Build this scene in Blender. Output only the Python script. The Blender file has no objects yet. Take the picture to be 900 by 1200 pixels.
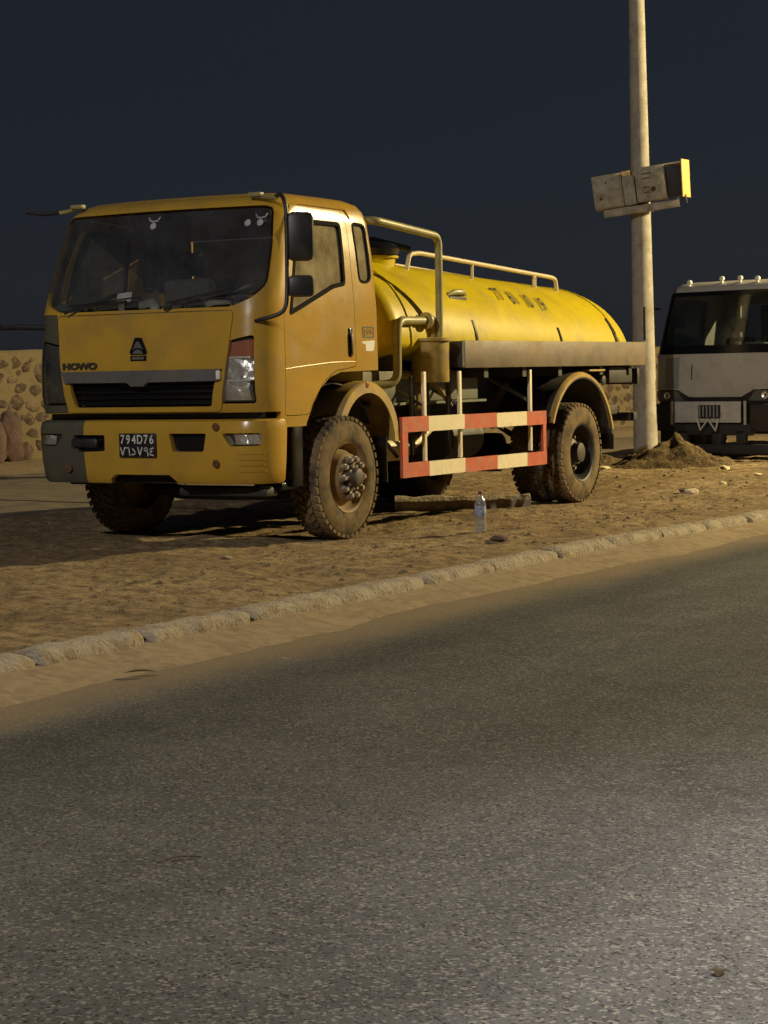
import bpy, bmesh, math, random
from mathutils import Vector, Matrix, noise as mn
random.seed(7)
R = math.radians
SC = bpy.context.scene
COL = SC.collection

# ------------------------------------------------------------------ camera
CAM_POS = Vector((9.578, -14.131, 1.334))
YAW, PITCH, ROLL, FPX = .521, -.068, -.019, 2400.
cd = bpy.data.cameras.new('camera'); cam = bpy.data.objects.new('camera', cd); COL.objects.link(cam)
_f = Vector((-math.sin(YAW)*math.cos(PITCH), math.cos(YAW)*math.cos(PITCH), math.sin(PITCH)))
_r = Vector((math.cos(YAW), math.sin(YAW), 0)); _u = _r.cross(_f)
_R = _r*math.cos(ROLL) + _u*math.sin(ROLL); _U = -_r*math.sin(ROLL) + _u*math.cos(ROLL)
mw = Matrix((_R, _U, -_f)).transposed().to_4x4(); mw.translation = CAM_POS
cam.matrix_world = mw
cd.sensor_fit = 'HORIZONTAL'; cd.sensor_width = 36; cd.lens = 36*FPX/900; cd.clip_end = 3000; cd.clip_start = .1
SC.camera = cam

# ------------------------------------------------------------------ night sky
w = bpy.data.worlds.new('World'); SC.world = w; w.use_nodes = True
nt = w.node_tree; nt.nodes.clear()
sky = nt.nodes.new('ShaderNodeTexSky'); sky.sky_type = 'NISHITA'; sky.sun_disc = False
sky.sun_elevation = R(24); sky.sun_rotation = R(38); sky.air_density = 1.0; sky.dust_density = 1.0; sky.ozone_density = 2.0
hs = nt.nodes.new('ShaderNodeHueSaturation'); hs.inputs['Saturation'].default_value = 1.05
bg = nt.nodes.new('ShaderNodeBackground'); bg.inputs['Strength'].default_value = .0047
out = nt.nodes.new('ShaderNodeOutputWorld')
mxs = nt.nodes.new('ShaderNodeMix'); mxs.data_type = 'RGBA'; mxs.inputs['Factor'].default_value = .62   # town glow evens the night sky out
mxs.inputs['B'].default_value = (2.75, 3.35, 5.3, 1)
nt.links.new(sky.outputs[0], hs.inputs['Color']); nt.links.new(hs.outputs[0], mxs.inputs['A']); nt.links.new(mxs.outputs['Result'], bg.inputs[0]); nt.links.new(bg.outputs[0], out.inputs[0])

SC.view_settings.view_transform = 'Standard'; SC.view_settings.look = 'None'
SC.view_settings.gamma = 1; SC.view_settings.exposure = 0; SC.view_settings.use_curve_mapping = False
try:
    SC.cycles.max_bounces = 8; SC.cycles.transparent_max_bounces = 16; SC.cycles.caustics_reflective = False
    SC.cycles.caustics_refractive = False; SC.cycles.sample_clamp_indirect = 4
except Exception: pass

# two street lamps and an added stand-in for car headlights (positions of the lit heads, watts, colour)
KEY_POS = (13.4, 18.6, 9.6); KEY_W = 34000; KEY_C = (1, .79, .39)
FILL_POS = (5.0, -26.0, 13.0); FILL_W = 12000; FILL_C = (1, .93, .85)
POOL_POS = (11.0, -8.2, 6.4); POOL_W = 5200; POOL_C = (1, .92, .85)

# ------------------------------------------------------------------ materials
MATS = {}
def nd(t, typ, **kw):
    n = t.nodes.new(typ)
    for k, v in kw.items(): setattr(n, k, v)
    return n
def mat(name, c, rough=.5, metal=0., var=.2, scale=5., dirt=None, damt=.5, dscale=2.5, bump=0., bscale=60., coat=0., spec=.5, alpha_noise=None, det=6):
    """Principled surface: colour varied by two noises, an optional dirt colour in ragged patches, fine relief."""
    if name in MATS: return MATS[name]
    m = bpy.data.materials.new(name); m.use_nodes = True; t = m.node_tree
    b = t.nodes['Principled BSDF']; L = t.links.new
    tc = nd(t, 'ShaderNodeTexCoord')
    n1 = nd(t, 'ShaderNodeTexNoise'); n1.inputs['Scale'].default_value = scale; n1.inputs['Detail'].default_value = det; n1.inputs['Roughness'].default_value = .6
    L(tc.outputs['Object'], n1.inputs['Vector'])
    mr = nd(t, 'ShaderNodeMapRange'); mr.inputs[1].default_value = .3; mr.inputs[2].default_value = .7
    mr.inputs[3].default_value = 1-var; mr.inputs[4].default_value = 1+var
    L(n1.outputs['Fac'], mr.inputs[0])
    mx = nd(t, 'ShaderNodeVectorMath', operation='SCALE'); mx.inputs[0].default_value = c[:3]
    L(mr.outputs[0], mx.inputs['Scale'])
    col = mx.outputs[0]
    if dirt:
        n2 = nd(t, 'ShaderNodeTexNoise'); n2.inputs['Scale'].default_value = dscale; n2.inputs['Detail'].default_value = 9; n2.inputs['Roughness'].default_value = .68
        L(tc.outputs['Object'], n2.inputs['Vector'])
        r2 = nd(t, 'ShaderNodeMapRange'); r2.inputs[1].default_value = .62-.3*damt; r2.inputs[2].default_value = .80-.25*damt
        r2.inputs[4].default_value = min(1, .35+damt*.65)
        L(n2.outputs['Fac'], r2.inputs[0])
        mm = nd(t, 'ShaderNodeMix', data_type='RGBA'); mm.inputs['B'].default_value = (*dirt, 1)
        L(r2.outputs[0], mm.inputs['Factor']); L(col, mm.inputs['A']); col = mm.outputs['Result']
        rr = nd(t, 'ShaderNodeMapRange'); rr.inputs[3].default_value = rough; rr.inputs[4].default_value = min(1, rough+.2)
        L(r2.outputs[0], rr.inputs[0]); L(rr.outputs[0], b.inputs['Roughness'])
    else: b.inputs['Roughness'].default_value = rough
    L(col, b.inputs['Base Color'])
    b.inputs['Metallic'].default_value = metal; b.inputs['Specular IOR Level'].default_value = spec
    b.inputs['Coat Weight'].default_value = coat; b.inputs['Coat Roughness'].default_value = .12
    if bump:
        n3 = nd(t, 'ShaderNodeTexNoise'); n3.inputs['Scale'].default_value = bscale; n3.inputs['Detail'].default_value = 5
        L(tc.outputs['Object'], n3.inputs['Vector'])
        bp = nd(t, 'ShaderNodeBump'); bp.inputs['Strength'].default_value = bump; bp.inputs['Distance'].default_value = .02
        L(n3.outputs['Fac'], bp.inputs['Height']); L(bp.outputs[0], b.inputs['Normal'])
    MATS[name] = m; return m
DUST = (.25, .17, .09)
M_cab = mat('cab_paint', (.45, .272, .034), .26, var=.10, scale=3, dirt=(.28, .18, .06), damt=.45, dscale=2.2, coat=.0, bump=.035, bscale=5)
M_tank = mat('tank_paint', (.58, .45, .004), .38, var=.12, scale=2.2, dirt=(.33, .25, .03), damt=.45, dscale=3.1, coat=.0, spec=.18, bump=.05, bscale=3.5)
M_primer = mat('primer_grey', (.075, .070, .048), .55, var=.2, scale=6, dirt=(.12, .1, .06), damt=.4)
M_fender = mat('fender_paint', (.46, .30, .05), .5, var=.2, scale=6, dirt=DUST, damt=.75, dscale=5)
M_black = mat('black_plastic', (.018, .018, .019), .45, var=.3, scale=8, dirt=(.07, .055, .035), damt=.35, dscale=6)
M_chassis = mat('chassis_dark', (.02, .02, .021), .6, var=.3, scale=8, dirt=(.06, .045, .028), damt=.55, dscale=5)
M_rubber = mat('seal_rubber', (.010, .010, .010), .9, var=.2, spec=.1)
M_frit = mat('glass_border', (.006, .006, .007), .25, var=.1)
M_grey = mat('grille_grey', (.10, .10, .10), .45, var=.2, scale=9, dirt=(.14, .11, .07), damt=.4)
M_bed = mat('bed_steel', (.15, .125, .095), .55, metal=.25, var=.22, scale=3, dirt=(.2, .14, .08), damt=.6, dscale=3, bump=.15, bscale=12)
M_pipe = mat('pipe_olive', (.30, .27, .10), .45, var=.2, scale=9, dirt=(.16, .13, .06), damt=.5, dscale=6)
M_drum = mat('drum_ochre', (.36, .26, .06), .45, var=.2, scale=6, dirt=(.15, .09, .035), damt=.55, dscale=7)
M_box = mat('box_greygreen', (.13, .135, .10), .6, var=.2, scale=5, dirt=(.16, .12, .07), damt=.5)
M_rail = mat('rail_cream', (.62, .52, .33), .5, var=.15, scale=9, dirt=(.3, .2, .1), damt=.4, dscale=9)
M_red = mat('guard_red', (.50, .085, .035), .55, var=.18, scale=9, dirt=(.30, .17, .09), damt=.5, dscale=8)
M_white = mat('guard_white', (.74, .66, .46), .55, var=.12, scale=9, dirt=(.33, .2, .09), damt=.28, dscale=9)
M_tyre = mat('tyre_rubber', (.045, .040, .033), .85, var=.3, scale=14, dirt=(.20, .145, .08), damt=.95, dscale=6, bump=.25, bscale=90, spec=.2)
M_rim = mat('rim_dusty', (.24, .16, .055), .6, var=.3, scale=9, dirt=DUST, damt=.8, dscale=7)
M_rimdark = mat('rim_dark', (.03, .028, .025), .6, var=.3, scale=9, dirt=(.1, .075, .045), damt=.4, dscale=9)
M_nut = mat('hub_nut_steel', (.26, .22, .17), .6, metal=.3, var=.3, scale=30)
M_hubdark = mat('hub_dark', (.045, .035, .03), .6, var=.3, scale=12, dirt=(.15, .1, .06), damt=.4, dscale=20)
M_chrome = mat('reflector_chrome', (.92, .92, .9), .27, metal=.75, var=.05, scale=30, bump=.5, bscale=20)
M_amber = mat('amber_lens', (.42, .12, .05), .15, var=.1, coat=.5)
M_seat = mat('seat_fabric', (.10, .09, .08), .9, var=.3, scale=8)
M_dash = mat('dashboard_grey', (.06, .06, .058), .7, var=.3, scale=9, dirt=(.2, .17, .12), damt=.4, dscale=9)
M_inner = mat('cab_lining', (.09, .085, .075), .8, var=.2)
M_paper = mat('paper_white', (.75, .75, .72), .7, var=.05)
M_sticker = mat('sticker_white', (.34, .35, .37), .6, var=.55, scale=70)
M_ink = mat('dark_ink', (.03, .026, .018), .6, var=.2)
M_stencil = mat('stencil_ink', (.035, .026, .008), .7, var=.3, scale=12, dirt=(.22, .16, .012), damt=.15, dscale=14)
M_platew = mat('plate_letter', (.55, .55, .52), .5, var=.25, scale=40)
M_plate = mat('plate_black', (.012, .012, .014), .35, var=.2)
M_w2 = mat('white_cab_paint', (.46, .44, .40), .35, var=.08, scale=3, dirt=(.30, .26, .2), damt=.4, coat=.2)
M_w2g = mat('grey_patch_paint', (.24, .24, .235), .45, var=.08)
M_w2p = mat('pale_panel', (.50, .49, .45), .5, var=.12, scale=8, dirt=(.28, .25, .2), damt=.45, dscale=9)
M_lampw = mat('lamp_white', (.75, .72, .65), .3, var=.06)
M_concrete = mat('pole_concrete', (.36, .33, .27), .75, var=.18, scale=7, dirt=(.2, .17, .12), damt=.5, dscale=4, bump=.2, bscale=40)
M_boxw = mat('weathered_sheet', (.36, .33, .25), .6, var=.2, scale=6, dirt=(.16, .12, .07), damt=.55, dscale=8, bump=.1, bscale=20)
M_orange = mat('end_plate_lit_orange', (.80, .52, .16), .5, var=.06)  # lamplit orange of the end plate put into its base colour
M_rust = mat('rust', (.12, .05, .02), .9, var=.3, scale=20)
M_wood = mat('old_timber', (.36, .29, .20), .9, var=.35, scale=9, dirt=(.22, .16, .10), damt=.5, dscale=7, bump=.8, bscale=26)
M_stone = mat('wall_stone', (.062, .042, .03), .9, var=.35, scale=7, dirt=(.26, .18, .11), damt=.45, dscale=12, bump=.7, bscale=26)
M_stone2 = mat('wall_stone_grey', (.12, .085, .06), .9, var=.35, scale=7, dirt=(.3, .22, .13), damt=.45, dscale=12, bump=.7, bscale=26)
M_mortar = mat('mortar', (.19, .148, .08), .95, var=.3, scale=5, dirt=(.11, .08, .046), damt=.55, dscale=5, bump=.6, bscale=18)
M_rock = mat('brown_rock', (.115, .075, .062), .95, var=.3, scale=8, bump=.6, bscale=20)
M_pebble = mat('pale_rock', (.62, .52, .34), .85, var=.25, scale=20, bump=.4, bscale=40)
M_drumblue = mat('drum_blue', (.02, .025, .05), .5, var=.3)
M_leaf = mat('dry_leaf', (.10, .065, .03), .9, var=.4, scale=30)
M_metalpole = mat('lamp_post_steel', (.34, .34, .33), .5, metal=.4, var=.15)
M_chipped = mat('kerb_concrete', (.42, .37, .285), .92, var=.25, scale=9, dirt=(.19, .14, .085), damt=.7, dscale=9, bump=1.0, bscale=42)

def glass_mat(name, tint, dust, dustc, rough=.05, power=5, f0=.045):
    """Window glass: see-through, mirror-like by Fresnel, with a ragged diffuse film on it, dust in most uses."""
    m = bpy.data.materials.new(name); m.use_nodes = True; t = m.node_tree; t.nodes.clear(); L = t.links.new
    o = nd(t, 'ShaderNodeOutputMaterial')
    tr = nd(t, 'ShaderNodeBsdfTransparent'); tr.inputs[0].default_value = (*tint, 1)
    gl = nd(t, 'ShaderNodeBsdfGlossy'); gl.inputs['Roughness'].default_value = rough; gl.inputs[0].default_value = (.9, .9, .9, 1)
    lw = nd(t, 'ShaderNodeLayerWeight'); lw.inputs[0].default_value = .5      # Schlick reflectance, the same from both faces of the pane
    pw = nd(t, 'ShaderNodeMath', operation='POWER'); pw.inputs[1].default_value = power; L(lw.outputs['Facing'], pw.inputs[0])
    fr = nd(t, 'ShaderNodeMath', operation='MULTIPLY_ADD'); fr.inputs[1].default_value = .94; fr.inputs[2].default_value = f0; L(pw.outputs[0], fr.inputs[0])
    m1 = nd(t, 'ShaderNodeMixShader'); L(fr.outputs[0], m1.inputs[0]); L(tr.outputs[0], m1.inputs[1]); L(gl.outputs[0], m1.inputs[2])
    df = nd(t, 'ShaderNodeBsdfDiffuse'); df.inputs[0].default_value = (*dustc, 1)
    tc = nd(t, 'ShaderNodeTexCoord'); nz = nd(t, 'ShaderNodeTexNoise'); nz.inputs['Scale'].default_value = 4.5; nz.inputs['Detail'].default_value = 8; nz.inputs['Roughness'].default_value = .65
    L(tc.outputs['Object'], nz.inputs['Vector'])
    mr = nd(t, 'ShaderNodeMapRange'); mr.inputs[1].default_value = .32; mr.inputs[2].default_value = .72; mr.inputs[3].default_value = dust*.5; mr.inputs[4].default_value = dust*1.6
    L(nz.outputs['Fac'], mr.inputs[0])
    m2 = nd(t, 'ShaderNodeMixShader'); L(mr.outputs[0], m2.inputs[0]); L(m1.outputs[0], m2.inputs[1]); L(df.outputs[0], m2.inputs[2])
    L(m2.outputs[0], o.inputs[0]); return m
M_ws = glass_mat('windscreen_glass', (.85, .87, .87), .075, (.20, .22, .25))  # bluish dust colour also stands in for reflected sky
M_side = glass_mat('side_glass_dusty', (.55, .55, .5), .52, (.46, .39, .25))
M_lens = glass_mat('headlight_lens', (.92, .92, .92), .04, (.5, .45, .35), .02)
M_pet = glass_mat('clear_plastic', (.80, .85, .90), .20, (.62, .63, .68), .10, 1.8, .08)  # pale film and strong edge reflection stand in for refracted light
M_ws2 = glass_mat('windscreen_glass_dark', (.55, .58, .58), .07, (.10, .11, .09))

def emit(name, c, s):
    m = bpy.data.materials.new(name); m.use_nodes = True; t = m.node_tree; t.nodes.clear()
    o = nd(t, 'ShaderNodeOutputMaterial'); e = nd(t, 'ShaderNodeEmission'); e.inputs[0].default_value = (*c, 1); e.inputs[1].default_value = s
    t.links.new(e.outputs[0], o.inputs[0]); return m

# ------------------------------------------------------------------ helpers
def fin(bm, ang=38):
    me = bpy.data.meshes.new('m')
    bm.normal_update()
    for f in bm.faces: f.smooth = True
    for e in bm.edges:
        if len(e.link_faces) == 2:
            try: e.smooth = e.calc_face_angle() < R(ang)
            except ValueError: e.smooth = True
    bm.to_mesh(me); bm.free(); return me
def link(name, me, m, parent=None, ang=None):
    me.name = name
    if m is not None:
        me.materials.clear(); me.materials.append(m)
    o = bpy.data.objects.new(name, me); COL.objects.link(o)
    if parent: o.parent = parent
    return o
def obj(name, bm, m, parent=None, ang=38): return link(name, fin(bm, ang), m, parent)
def tag(o, label=None, cat=None, group=None, kind=None):
    if label: o['label'] = label
    if cat: o['category'] = cat
    if group: o['group'] = group
    if kind: o['kind'] = kind
    return o
def empty(name, loc=(0, 0, 0), rz=0, **k):
    o = bpy.data.objects.new(name, None); COL.objects.link(o); o.location = loc; o.rotation_euler = (0, 0, rz); o.empty_display_size = .3
    return tag(o, **k)
def B(): return bmesh.new()
def box(bm, lo, hi, bev=0., M=None):
    t = bmesh.new() if (bev or M) else bm
    lo, hi = [min(a, b) for a, b in zip(lo, hi)], [max(a, b) for a, b in zip(lo, hi)]
    v = [t.verts.new((x, y, z)) for x in (lo[0], hi[0]) for y in (lo[1], hi[1]) for z in (lo[2], hi[2])]
    for q in ((0, 1, 3, 2), (4, 6, 7, 5), (0, 4, 5, 1), (2, 3, 7, 6), (0, 2, 6, 4), (1, 5, 7, 3)): t.faces.new([v[i] for i in q])
    if t is not bm:
        if bev: bmesh.ops.bevel(t, geom=t.edges[:], offset=bev, segments=2, profile=.5, affect='EDGES')
        if M: bmesh.ops.transform(t, matrix=M, verts=t.verts)
        me = bpy.data.meshes.new('t'); t.to_mesh(me); t.free(); bm.from_mesh(me); bpy.data.meshes.remove(me)
    return bm
def ring_loft(bm, rings, cap=True, closed=False):
    vs = [[bm.verts.new(p) for p in r] for r in rings]; n = len(vs[0])
    seq = list(zip(vs, vs[1:])) + ([(vs[-1], vs[0])] if closed else [])
    for a, b in seq:
        for i in range(n): bm.faces.new((a[i], a[(i+1) % n], b[(i+1) % n], b[i]))
    if cap and not closed:
        bm.faces.new(vs[0][::-1]); bm.faces.new(vs[-1])
    return bm
def tube(bm, pts, r, n=10, bend=0.):
    P = [Vector(p) for p in pts]
    if bend:
        Q = [P[0]]
        for a, b, c in zip(P, P[1:], P[2:]):
            d0 = min(bend, (a-b).length*.48); d1 = min(bend, (c-b).length*.48)
            s = b+(a-b).normalized()*d0; e = b+(c-b).normalized()*d1
            for k in range(7):
                t = k/6; Q.append(s*(1-t)**2+b*2*t*(1-t)+e*t*t)
        P = Q+[P[-1]]
    rings = []; up = Vector((0, 0, 1)); prev = None
    for i, p in enumerate(P):
        d = ((P[i+1]-p) if i == 0 else (p-P[i-1]) if i == len(P)-1 else (P[i+1]-P[i-1])).normalized()
        if prev is None: u = d.orthogonal().normalized()
        else:
            u = prev-d*prev.dot(d); u.normalize()
        prev = u; v = d.cross(u); rr = r[i] if isinstance(r, (list, tuple)) else r
        rings.append([p+u*math.cos(2*math.pi*k/n)*rr+v*math.sin(2*math.pi*k/n)*rr for k in range(n)])
    ring_loft(bm, rings); return bm
def lathe(bm, prof, c=(0, 0, 0), axis='x', n=40, closed=False):
    """prof: (along, radius). Ring loft about an axis through c."""
    rings = []
    for a, r in prof:
        g = []
        for k in range(n):
            t = 2*math.pi*k/n; p, q = r*math.cos(t), r*math.sin(t)
            g.append({'x': (c[0]+a, c[1]+p, c[2]+q), 'y': (c[0]+q, c[1]+a, c[2]+p), 'z': (c[0]+p, c[1]+q, c[2]+a)}[axis])
        rings.append(g)
    ring_loft(bm, rings, cap=not closed, closed=closed)
    bmesh.ops.recalc_face_normals(bm, faces=bm.faces); return bm
def prism(poly, axis, lo, hi):
    """closed prism over a 2-D outline; axis 'x': outline is (y,z); 'y': (x,z); 'z': (x,y)"""
    bm = bmesh.new(); A, C = [], []
    for a, b in poly:
        for L_, d in ((A, lo), (C, hi)):
            L_.append(bm.verts.new({'x': (d, a, b), 'y': (a, d, b), 'z': (a, b, d)}[axis]))
    n = len(poly); bm.faces.new(A); bm.faces.new(C[::-1])
    for i in range(n): bm.faces.new((A[(i+1) % n], A[i], C[i], C[(i+1) % n]))
    bmesh.ops.recalc_face_normals(bm, faces=bm.faces)
    return bm
def rnd(poly, r, n=5):
    """round the corners of a 2-D outline"""
    o = []; N = len(poly)
    for i in range(N):
        a, b, c = Vector(poly[i-1]), Vector(poly[i]), Vector(poly[(i+1) % N])
        d0 = min(r, (a-b).length*.45); d1 = min(r, (c-b).length*.45)
        s = b+(a-b).normalized()*d0; e = b+(c-b).normalized()*d1
        for k in range(n+1):
            t = k/n; p = s*(1-t)**2+b*2*t*(1-t)+e*t*t; o.append((p.x, p.y))
    return o
def inset(poly, d):
    """offset an outline inwards by d (negative grows)"""
    area = sum(a[0]*b[1]-b[0]*a[1] for a, b in zip(poly, poly[1:]+poly[:1])); s = 1 if area > 0 else -1
    o = []; N = len(poly)
    for i in range(N):
        a, b, c = Vector(poly[i-1]), Vector(poly[i]), Vector(poly[(i+1) % N])
        e0 = (b-a).normalized(); e1 = (c-b).normalized()
        n0 = Vector((-e0.y, e0.x))*s; n1 = Vector((-e1.y, e1.x))*s
        k = n0+n1; k = k/max(.35, 1+n0.dot(n1)); p = b+k*d; o.append((p.x, p.y))
    return o
def tmp(bm):
    me = bpy.data.meshes.new('tmp'); bm.to_mesh(me); o = bpy.data.objects.new('tmp', me); COL.objects.link(o); return o
def boolean(base, ops, keep=False):
    """base: bmesh; ops: list of (DIFFERENCE|INTERSECT|UNION, bmesh). Returns a mesh."""
    o = tmp(base); ts = []
    for op, b in ops:
        c = tmp(b); ts.append(c)
        md = o.modifiers.new('b', 'BOOLEAN'); md.operation = op; md.object = c; md.solver = 'EXACT'
    dg = bpy.context.evaluated_depsgraph_get(); dg.update()
    me = bpy.data.meshes.new_from_object(o.evaluated_get(dg))
    for x in [o]+ts:
        m_ = x.data; bpy.data.objects.remove(x); bpy.data.meshes.remove(m_)
    bm = bmesh.new(); bm.from_mesh(me); bpy.data.meshes.remove(me)
    bmesh.ops.dissolve_degenerate(bm, dist=1e-5, edges=bm.edges)
    return bm
def cp(bm): return bm.copy()
def text_bm(s, size, ext=.002, space=1.0, shear=0., fat=0.):
    cu = bpy.data.curves.new('t', 'FONT'); cu.body = s; cu.size = size; cu.extrude = ext; cu.align_x = 'CENTER'; cu.align_y = 'CENTER'
    cu.space_character = space; cu.shear = shear; cu.resolution_u = 3; cu.offset = fat
    o = bpy.data.objects.new('t', cu); COL.objects.link(o)
    dg = bpy.context.evaluated_depsgraph_get(); dg.update()
    me = bpy.data.meshes.new_from_object(o.evaluated_get(dg)); bpy.data.objects.remove(o); bpy.data.curves.remove(cu)
    bm = bmesh.new(); bm.from_mesh(me); bpy.data.meshes.remove(me); return bm
def stroke(bm, pts, wdt, dep=.003):
    """flat pen stroke in the XY plane (text space)"""
    for a, b in zip(pts, pts[1:]):
        a, b = Vector(a), Vector(b); d = (b-a).normalized(); n = Vector((-d.y, d.x))*wdt/2; a = a-d*wdt*.35; b = b+d*wdt*.35
        q = [a-n, b-n, b+n, a+n]
        lo = [bm.verts.new((p.x, p.y, -dep)) for p in q]; hi = [bm.verts.new((p.x, p.y, dep)) for p in q]
        bm.faces.new(lo[::-1]); bm.faces.new(hi)
        for i in range(4): bm.faces.new((lo[i], lo[(i+1) % 4], hi[(i+1) % 4], hi[i]))
    return bm
# text space -> front of the truck (reading direction +X, up +Z, facing -Y)
def front_M(x, y, z, lean=0.): return Matrix.Translation((x, y, z)) @ Matrix.Rotation(R(90)-lean, 4, 'X')
def side_M(x, y, z): return Matrix.Translation((x, y, z)) @ Matrix.Rotation(R(90), 4, 'Z') @ Matrix.Rotation(R(90), 4, 'X')
def nz(p, s=1., o=0.): return mn.noise(Vector((p[0]*s+o, p[1]*s-o, p[2]*s+o*.7)))
def rock(seed, sx, sy, sz, rough=.35, sub=2):
    bm = bmesh.new(); bmesh.ops.create_icosphere(bm, subdivisions=sub, radius=1)
    for v in bm.verts:
        k = 1+rough*mn.noise(v.co*1.3+Vector((seed*3.1, seed*1.7, seed)))+rough*.5*mn.noise(v.co*3.1+Vector((seed, seed*2.3, 0)))
        v.co *= k
        v.co = Vector((v.co.x*sx, v.co.y*sy, max(v.co.z, -.55)*sz))
    return bm

# ------------------------------------------------------------------ ground materials
def ground_mat(name, cols, scales, bumps, rough=.95, dust=None, speck=None):
    """layers of noise between colours; bumps: (scale, strength, distance)"""
    m = bpy.data.materials.new(name); m.use_nodes = True; t = m.node_tree; b = t.nodes['Principled BSDF']; L = t.links.new
    b.inputs['Roughness'].default_value = rough; b.inputs['Specular IOR Level'].default_value = .25
    tc = nd(t, 'ShaderNodeTexCoord'); col = None
    def nois(s, detail=8, r=.62):
        n = nd(t, 'ShaderNodeTexNoise'); n.inputs['Scale'].default_value = s; n.inputs['Detail'].default_value = detail; n.inputs['Roughness'].default_value = r
        L(tc.outputs['Object'], n.inputs['Vector']); return n.outputs['Fac']
    rgb = nd(t, 'ShaderNodeRGB'); rgb.outputs[0].default_value = (*cols[0], 1); col = rgb.outputs[0]
    for c, s in zip(cols[1:], scales):
        mr = nd(t, 'ShaderNodeMapRange'); mr.inputs[1].default_value = .42; mr.inputs[2].default_value = .64; L(nois(s), mr.inputs[0])
        mm = nd(t, 'ShaderNodeMix', data_type='RGBA'); mm.inputs['B'].default_value = (*c, 1); L(mr.outputs[0], mm.inputs['Factor']); L(col, mm.inputs['A']); col = mm.outputs['Result']
    if speck:                                   # mineral grains of the asphalt
        for sc_, c, lo, hi in speck:
            v = nd(t, 'ShaderNodeTexVoronoi'); v.inputs['Scale'].default_value = sc_; L(tc.outputs['Object'], v.inputs['Vector'])
            sep = nd(t, 'ShaderNodeSeparateColor'); L(v.outputs['Color'], sep.inputs[0])
            mr = nd(t, 'ShaderNodeMapRange'); mr.inputs[1].default_value = lo; mr.inputs[2].default_value = hi; L(sep.outputs[0], mr.inputs[0])
            mm = nd(t, 'ShaderNodeMix', data_type='RGBA'); mm.inputs['B'].default_value = (*c, 1); L(mr.outputs[0], mm.inputs['Factor']); L(col, mm.inputs['A']); col = mm.outputs['Result']
    if speck:                                   # paler wheel tracks and darker oil lanes along the road
        mp = nd(t, 'ShaderNodeMapping'); mp.inputs['Scale'].default_value = (1.1, .06, 1); L(tc.outputs['Object'], mp.inputs['Vector'])
        n = nd(t, 'ShaderNodeTexNoise'); n.inputs['Scale'].default_value = 1.; n.inputs['Detail'].default_value = 4; L(mp.outputs[0], n.inputs['Vector'])
        mr = nd(t, 'ShaderNodeMapRange'); mr.inputs[1].default_value = .35; mr.inputs[2].default_value = .68; mr.inputs[3].default_value = .72; mr.inputs[4].default_value = 1.25; L(n.outputs['Fac'], mr.inputs[0])
        vm = nd(t, 'ShaderNodeVectorMath', operation='SCALE'); L(col, vm.inputs[0]); L(mr.outputs[0], vm.inputs['Scale']); col = vm.outputs[0]
    if dust:                                    # sand blown off the verge, thinning with distance from the kerb
        c, x0, x1, amp = dust
        sp = nd(t, 'ShaderNodeSeparateXYZ'); L(tc.outputs['Object'], sp.inputs[0])
        n = nois(1.3, 6, .6); ad = nd(t, 'ShaderNodeMath', operation='MULTIPLY_ADD'); ad.inputs[1].default_value = amp; L(n, ad.inputs[0]); L(sp.outputs[0], ad.inputs[2])
        mr = nd(t, 'ShaderNodeMapRange', interpolation_type='SMOOTHSTEP'); mr.inputs[1].default_value = x0+amp*.5; mr.inputs[2].default_value = x1+amp*.5; mr.inputs[3].default_value = .95; mr.inputs[4].default_value = 0
        L(ad.outputs[0], mr.inputs[0])
        g = nois(55, 4, .7); gm = nd(t, 'ShaderNodeMapRange'); gm.inputs[1].default_value = .3; gm.inputs[2].default_value = .6; gm.inputs[3].default_value = .55; gm.inputs[4].default_value = 1; L(g, gm.inputs[0])
        pr = nd(t, 'ShaderNodeMath', operation='MULTIPLY'); L(mr.outputs[0], pr.inputs[0]); L(gm.outputs[0], pr.inputs[1])
        mm = nd(t, 'ShaderNodeMix', data_type='RGBA'); mm.inputs['B'].default_value = (*c, 1); L(pr.outputs[0], mm.inputs['Factor']); L(col, mm.inputs['A']); col = mm.outputs['Result']
    L(col, b.inputs['Base Color'])
    prev = None
    for s, st, di in bumps:
        bp = nd(t, 'ShaderNodeBump'); bp.inputs['Strength'].default_value = st; bp.inputs['Distance'].default_value = di
        L(nois(s, 4, .65), bp.inputs['Height'])
        if prev: L(prev, bp.inputs['Normal'])
        prev = bp.outputs[0]
    L(prev, b.inputs['Normal']); return m
SAND = (.27, .205, .125)
G_dirt = ground_mat('dirt', [(.29, .205, .105), (.18, .12, .06), (.38, .285, .155), (.13, .09, .048)], [1.3, .7, 9.], [(7, .5, .05), (28, .6, .02), (110, .5, .006)])
G_sand = ground_mat('gutter_sand', [SAND, (.21, .155, .092), (.33, .255, .16)], [2.2, 12.], [(24, .4, .012), (120, .5, .004)])
G_asph = ground_mat('asphalt', [(.080, .082, .085), (.060, .061, .063), (.098, .099, .100)], [.55, 2.4], [(48, .7, .012), (130, .9, .007)], rough=.8,
                    dust=(SAND, 3.55, 4.15, .5), speck=[(95, (.19, .18, .16), .80, .88), (120, (.022, .021, .02), .84, .9)])
G_far = ground_mat('old_paving', [(.17, .145, .11), (.13, .11, .085), (.22, .18, .125)], [.5, 3.], [(30, .4, .01), (120, .5, .005)], rough=.9)
G_desert = ground_mat('sandy_ground', [(.24, .18, .11), (.18, .13, .08)], [.3], [(10, .4, .04)])

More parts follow.
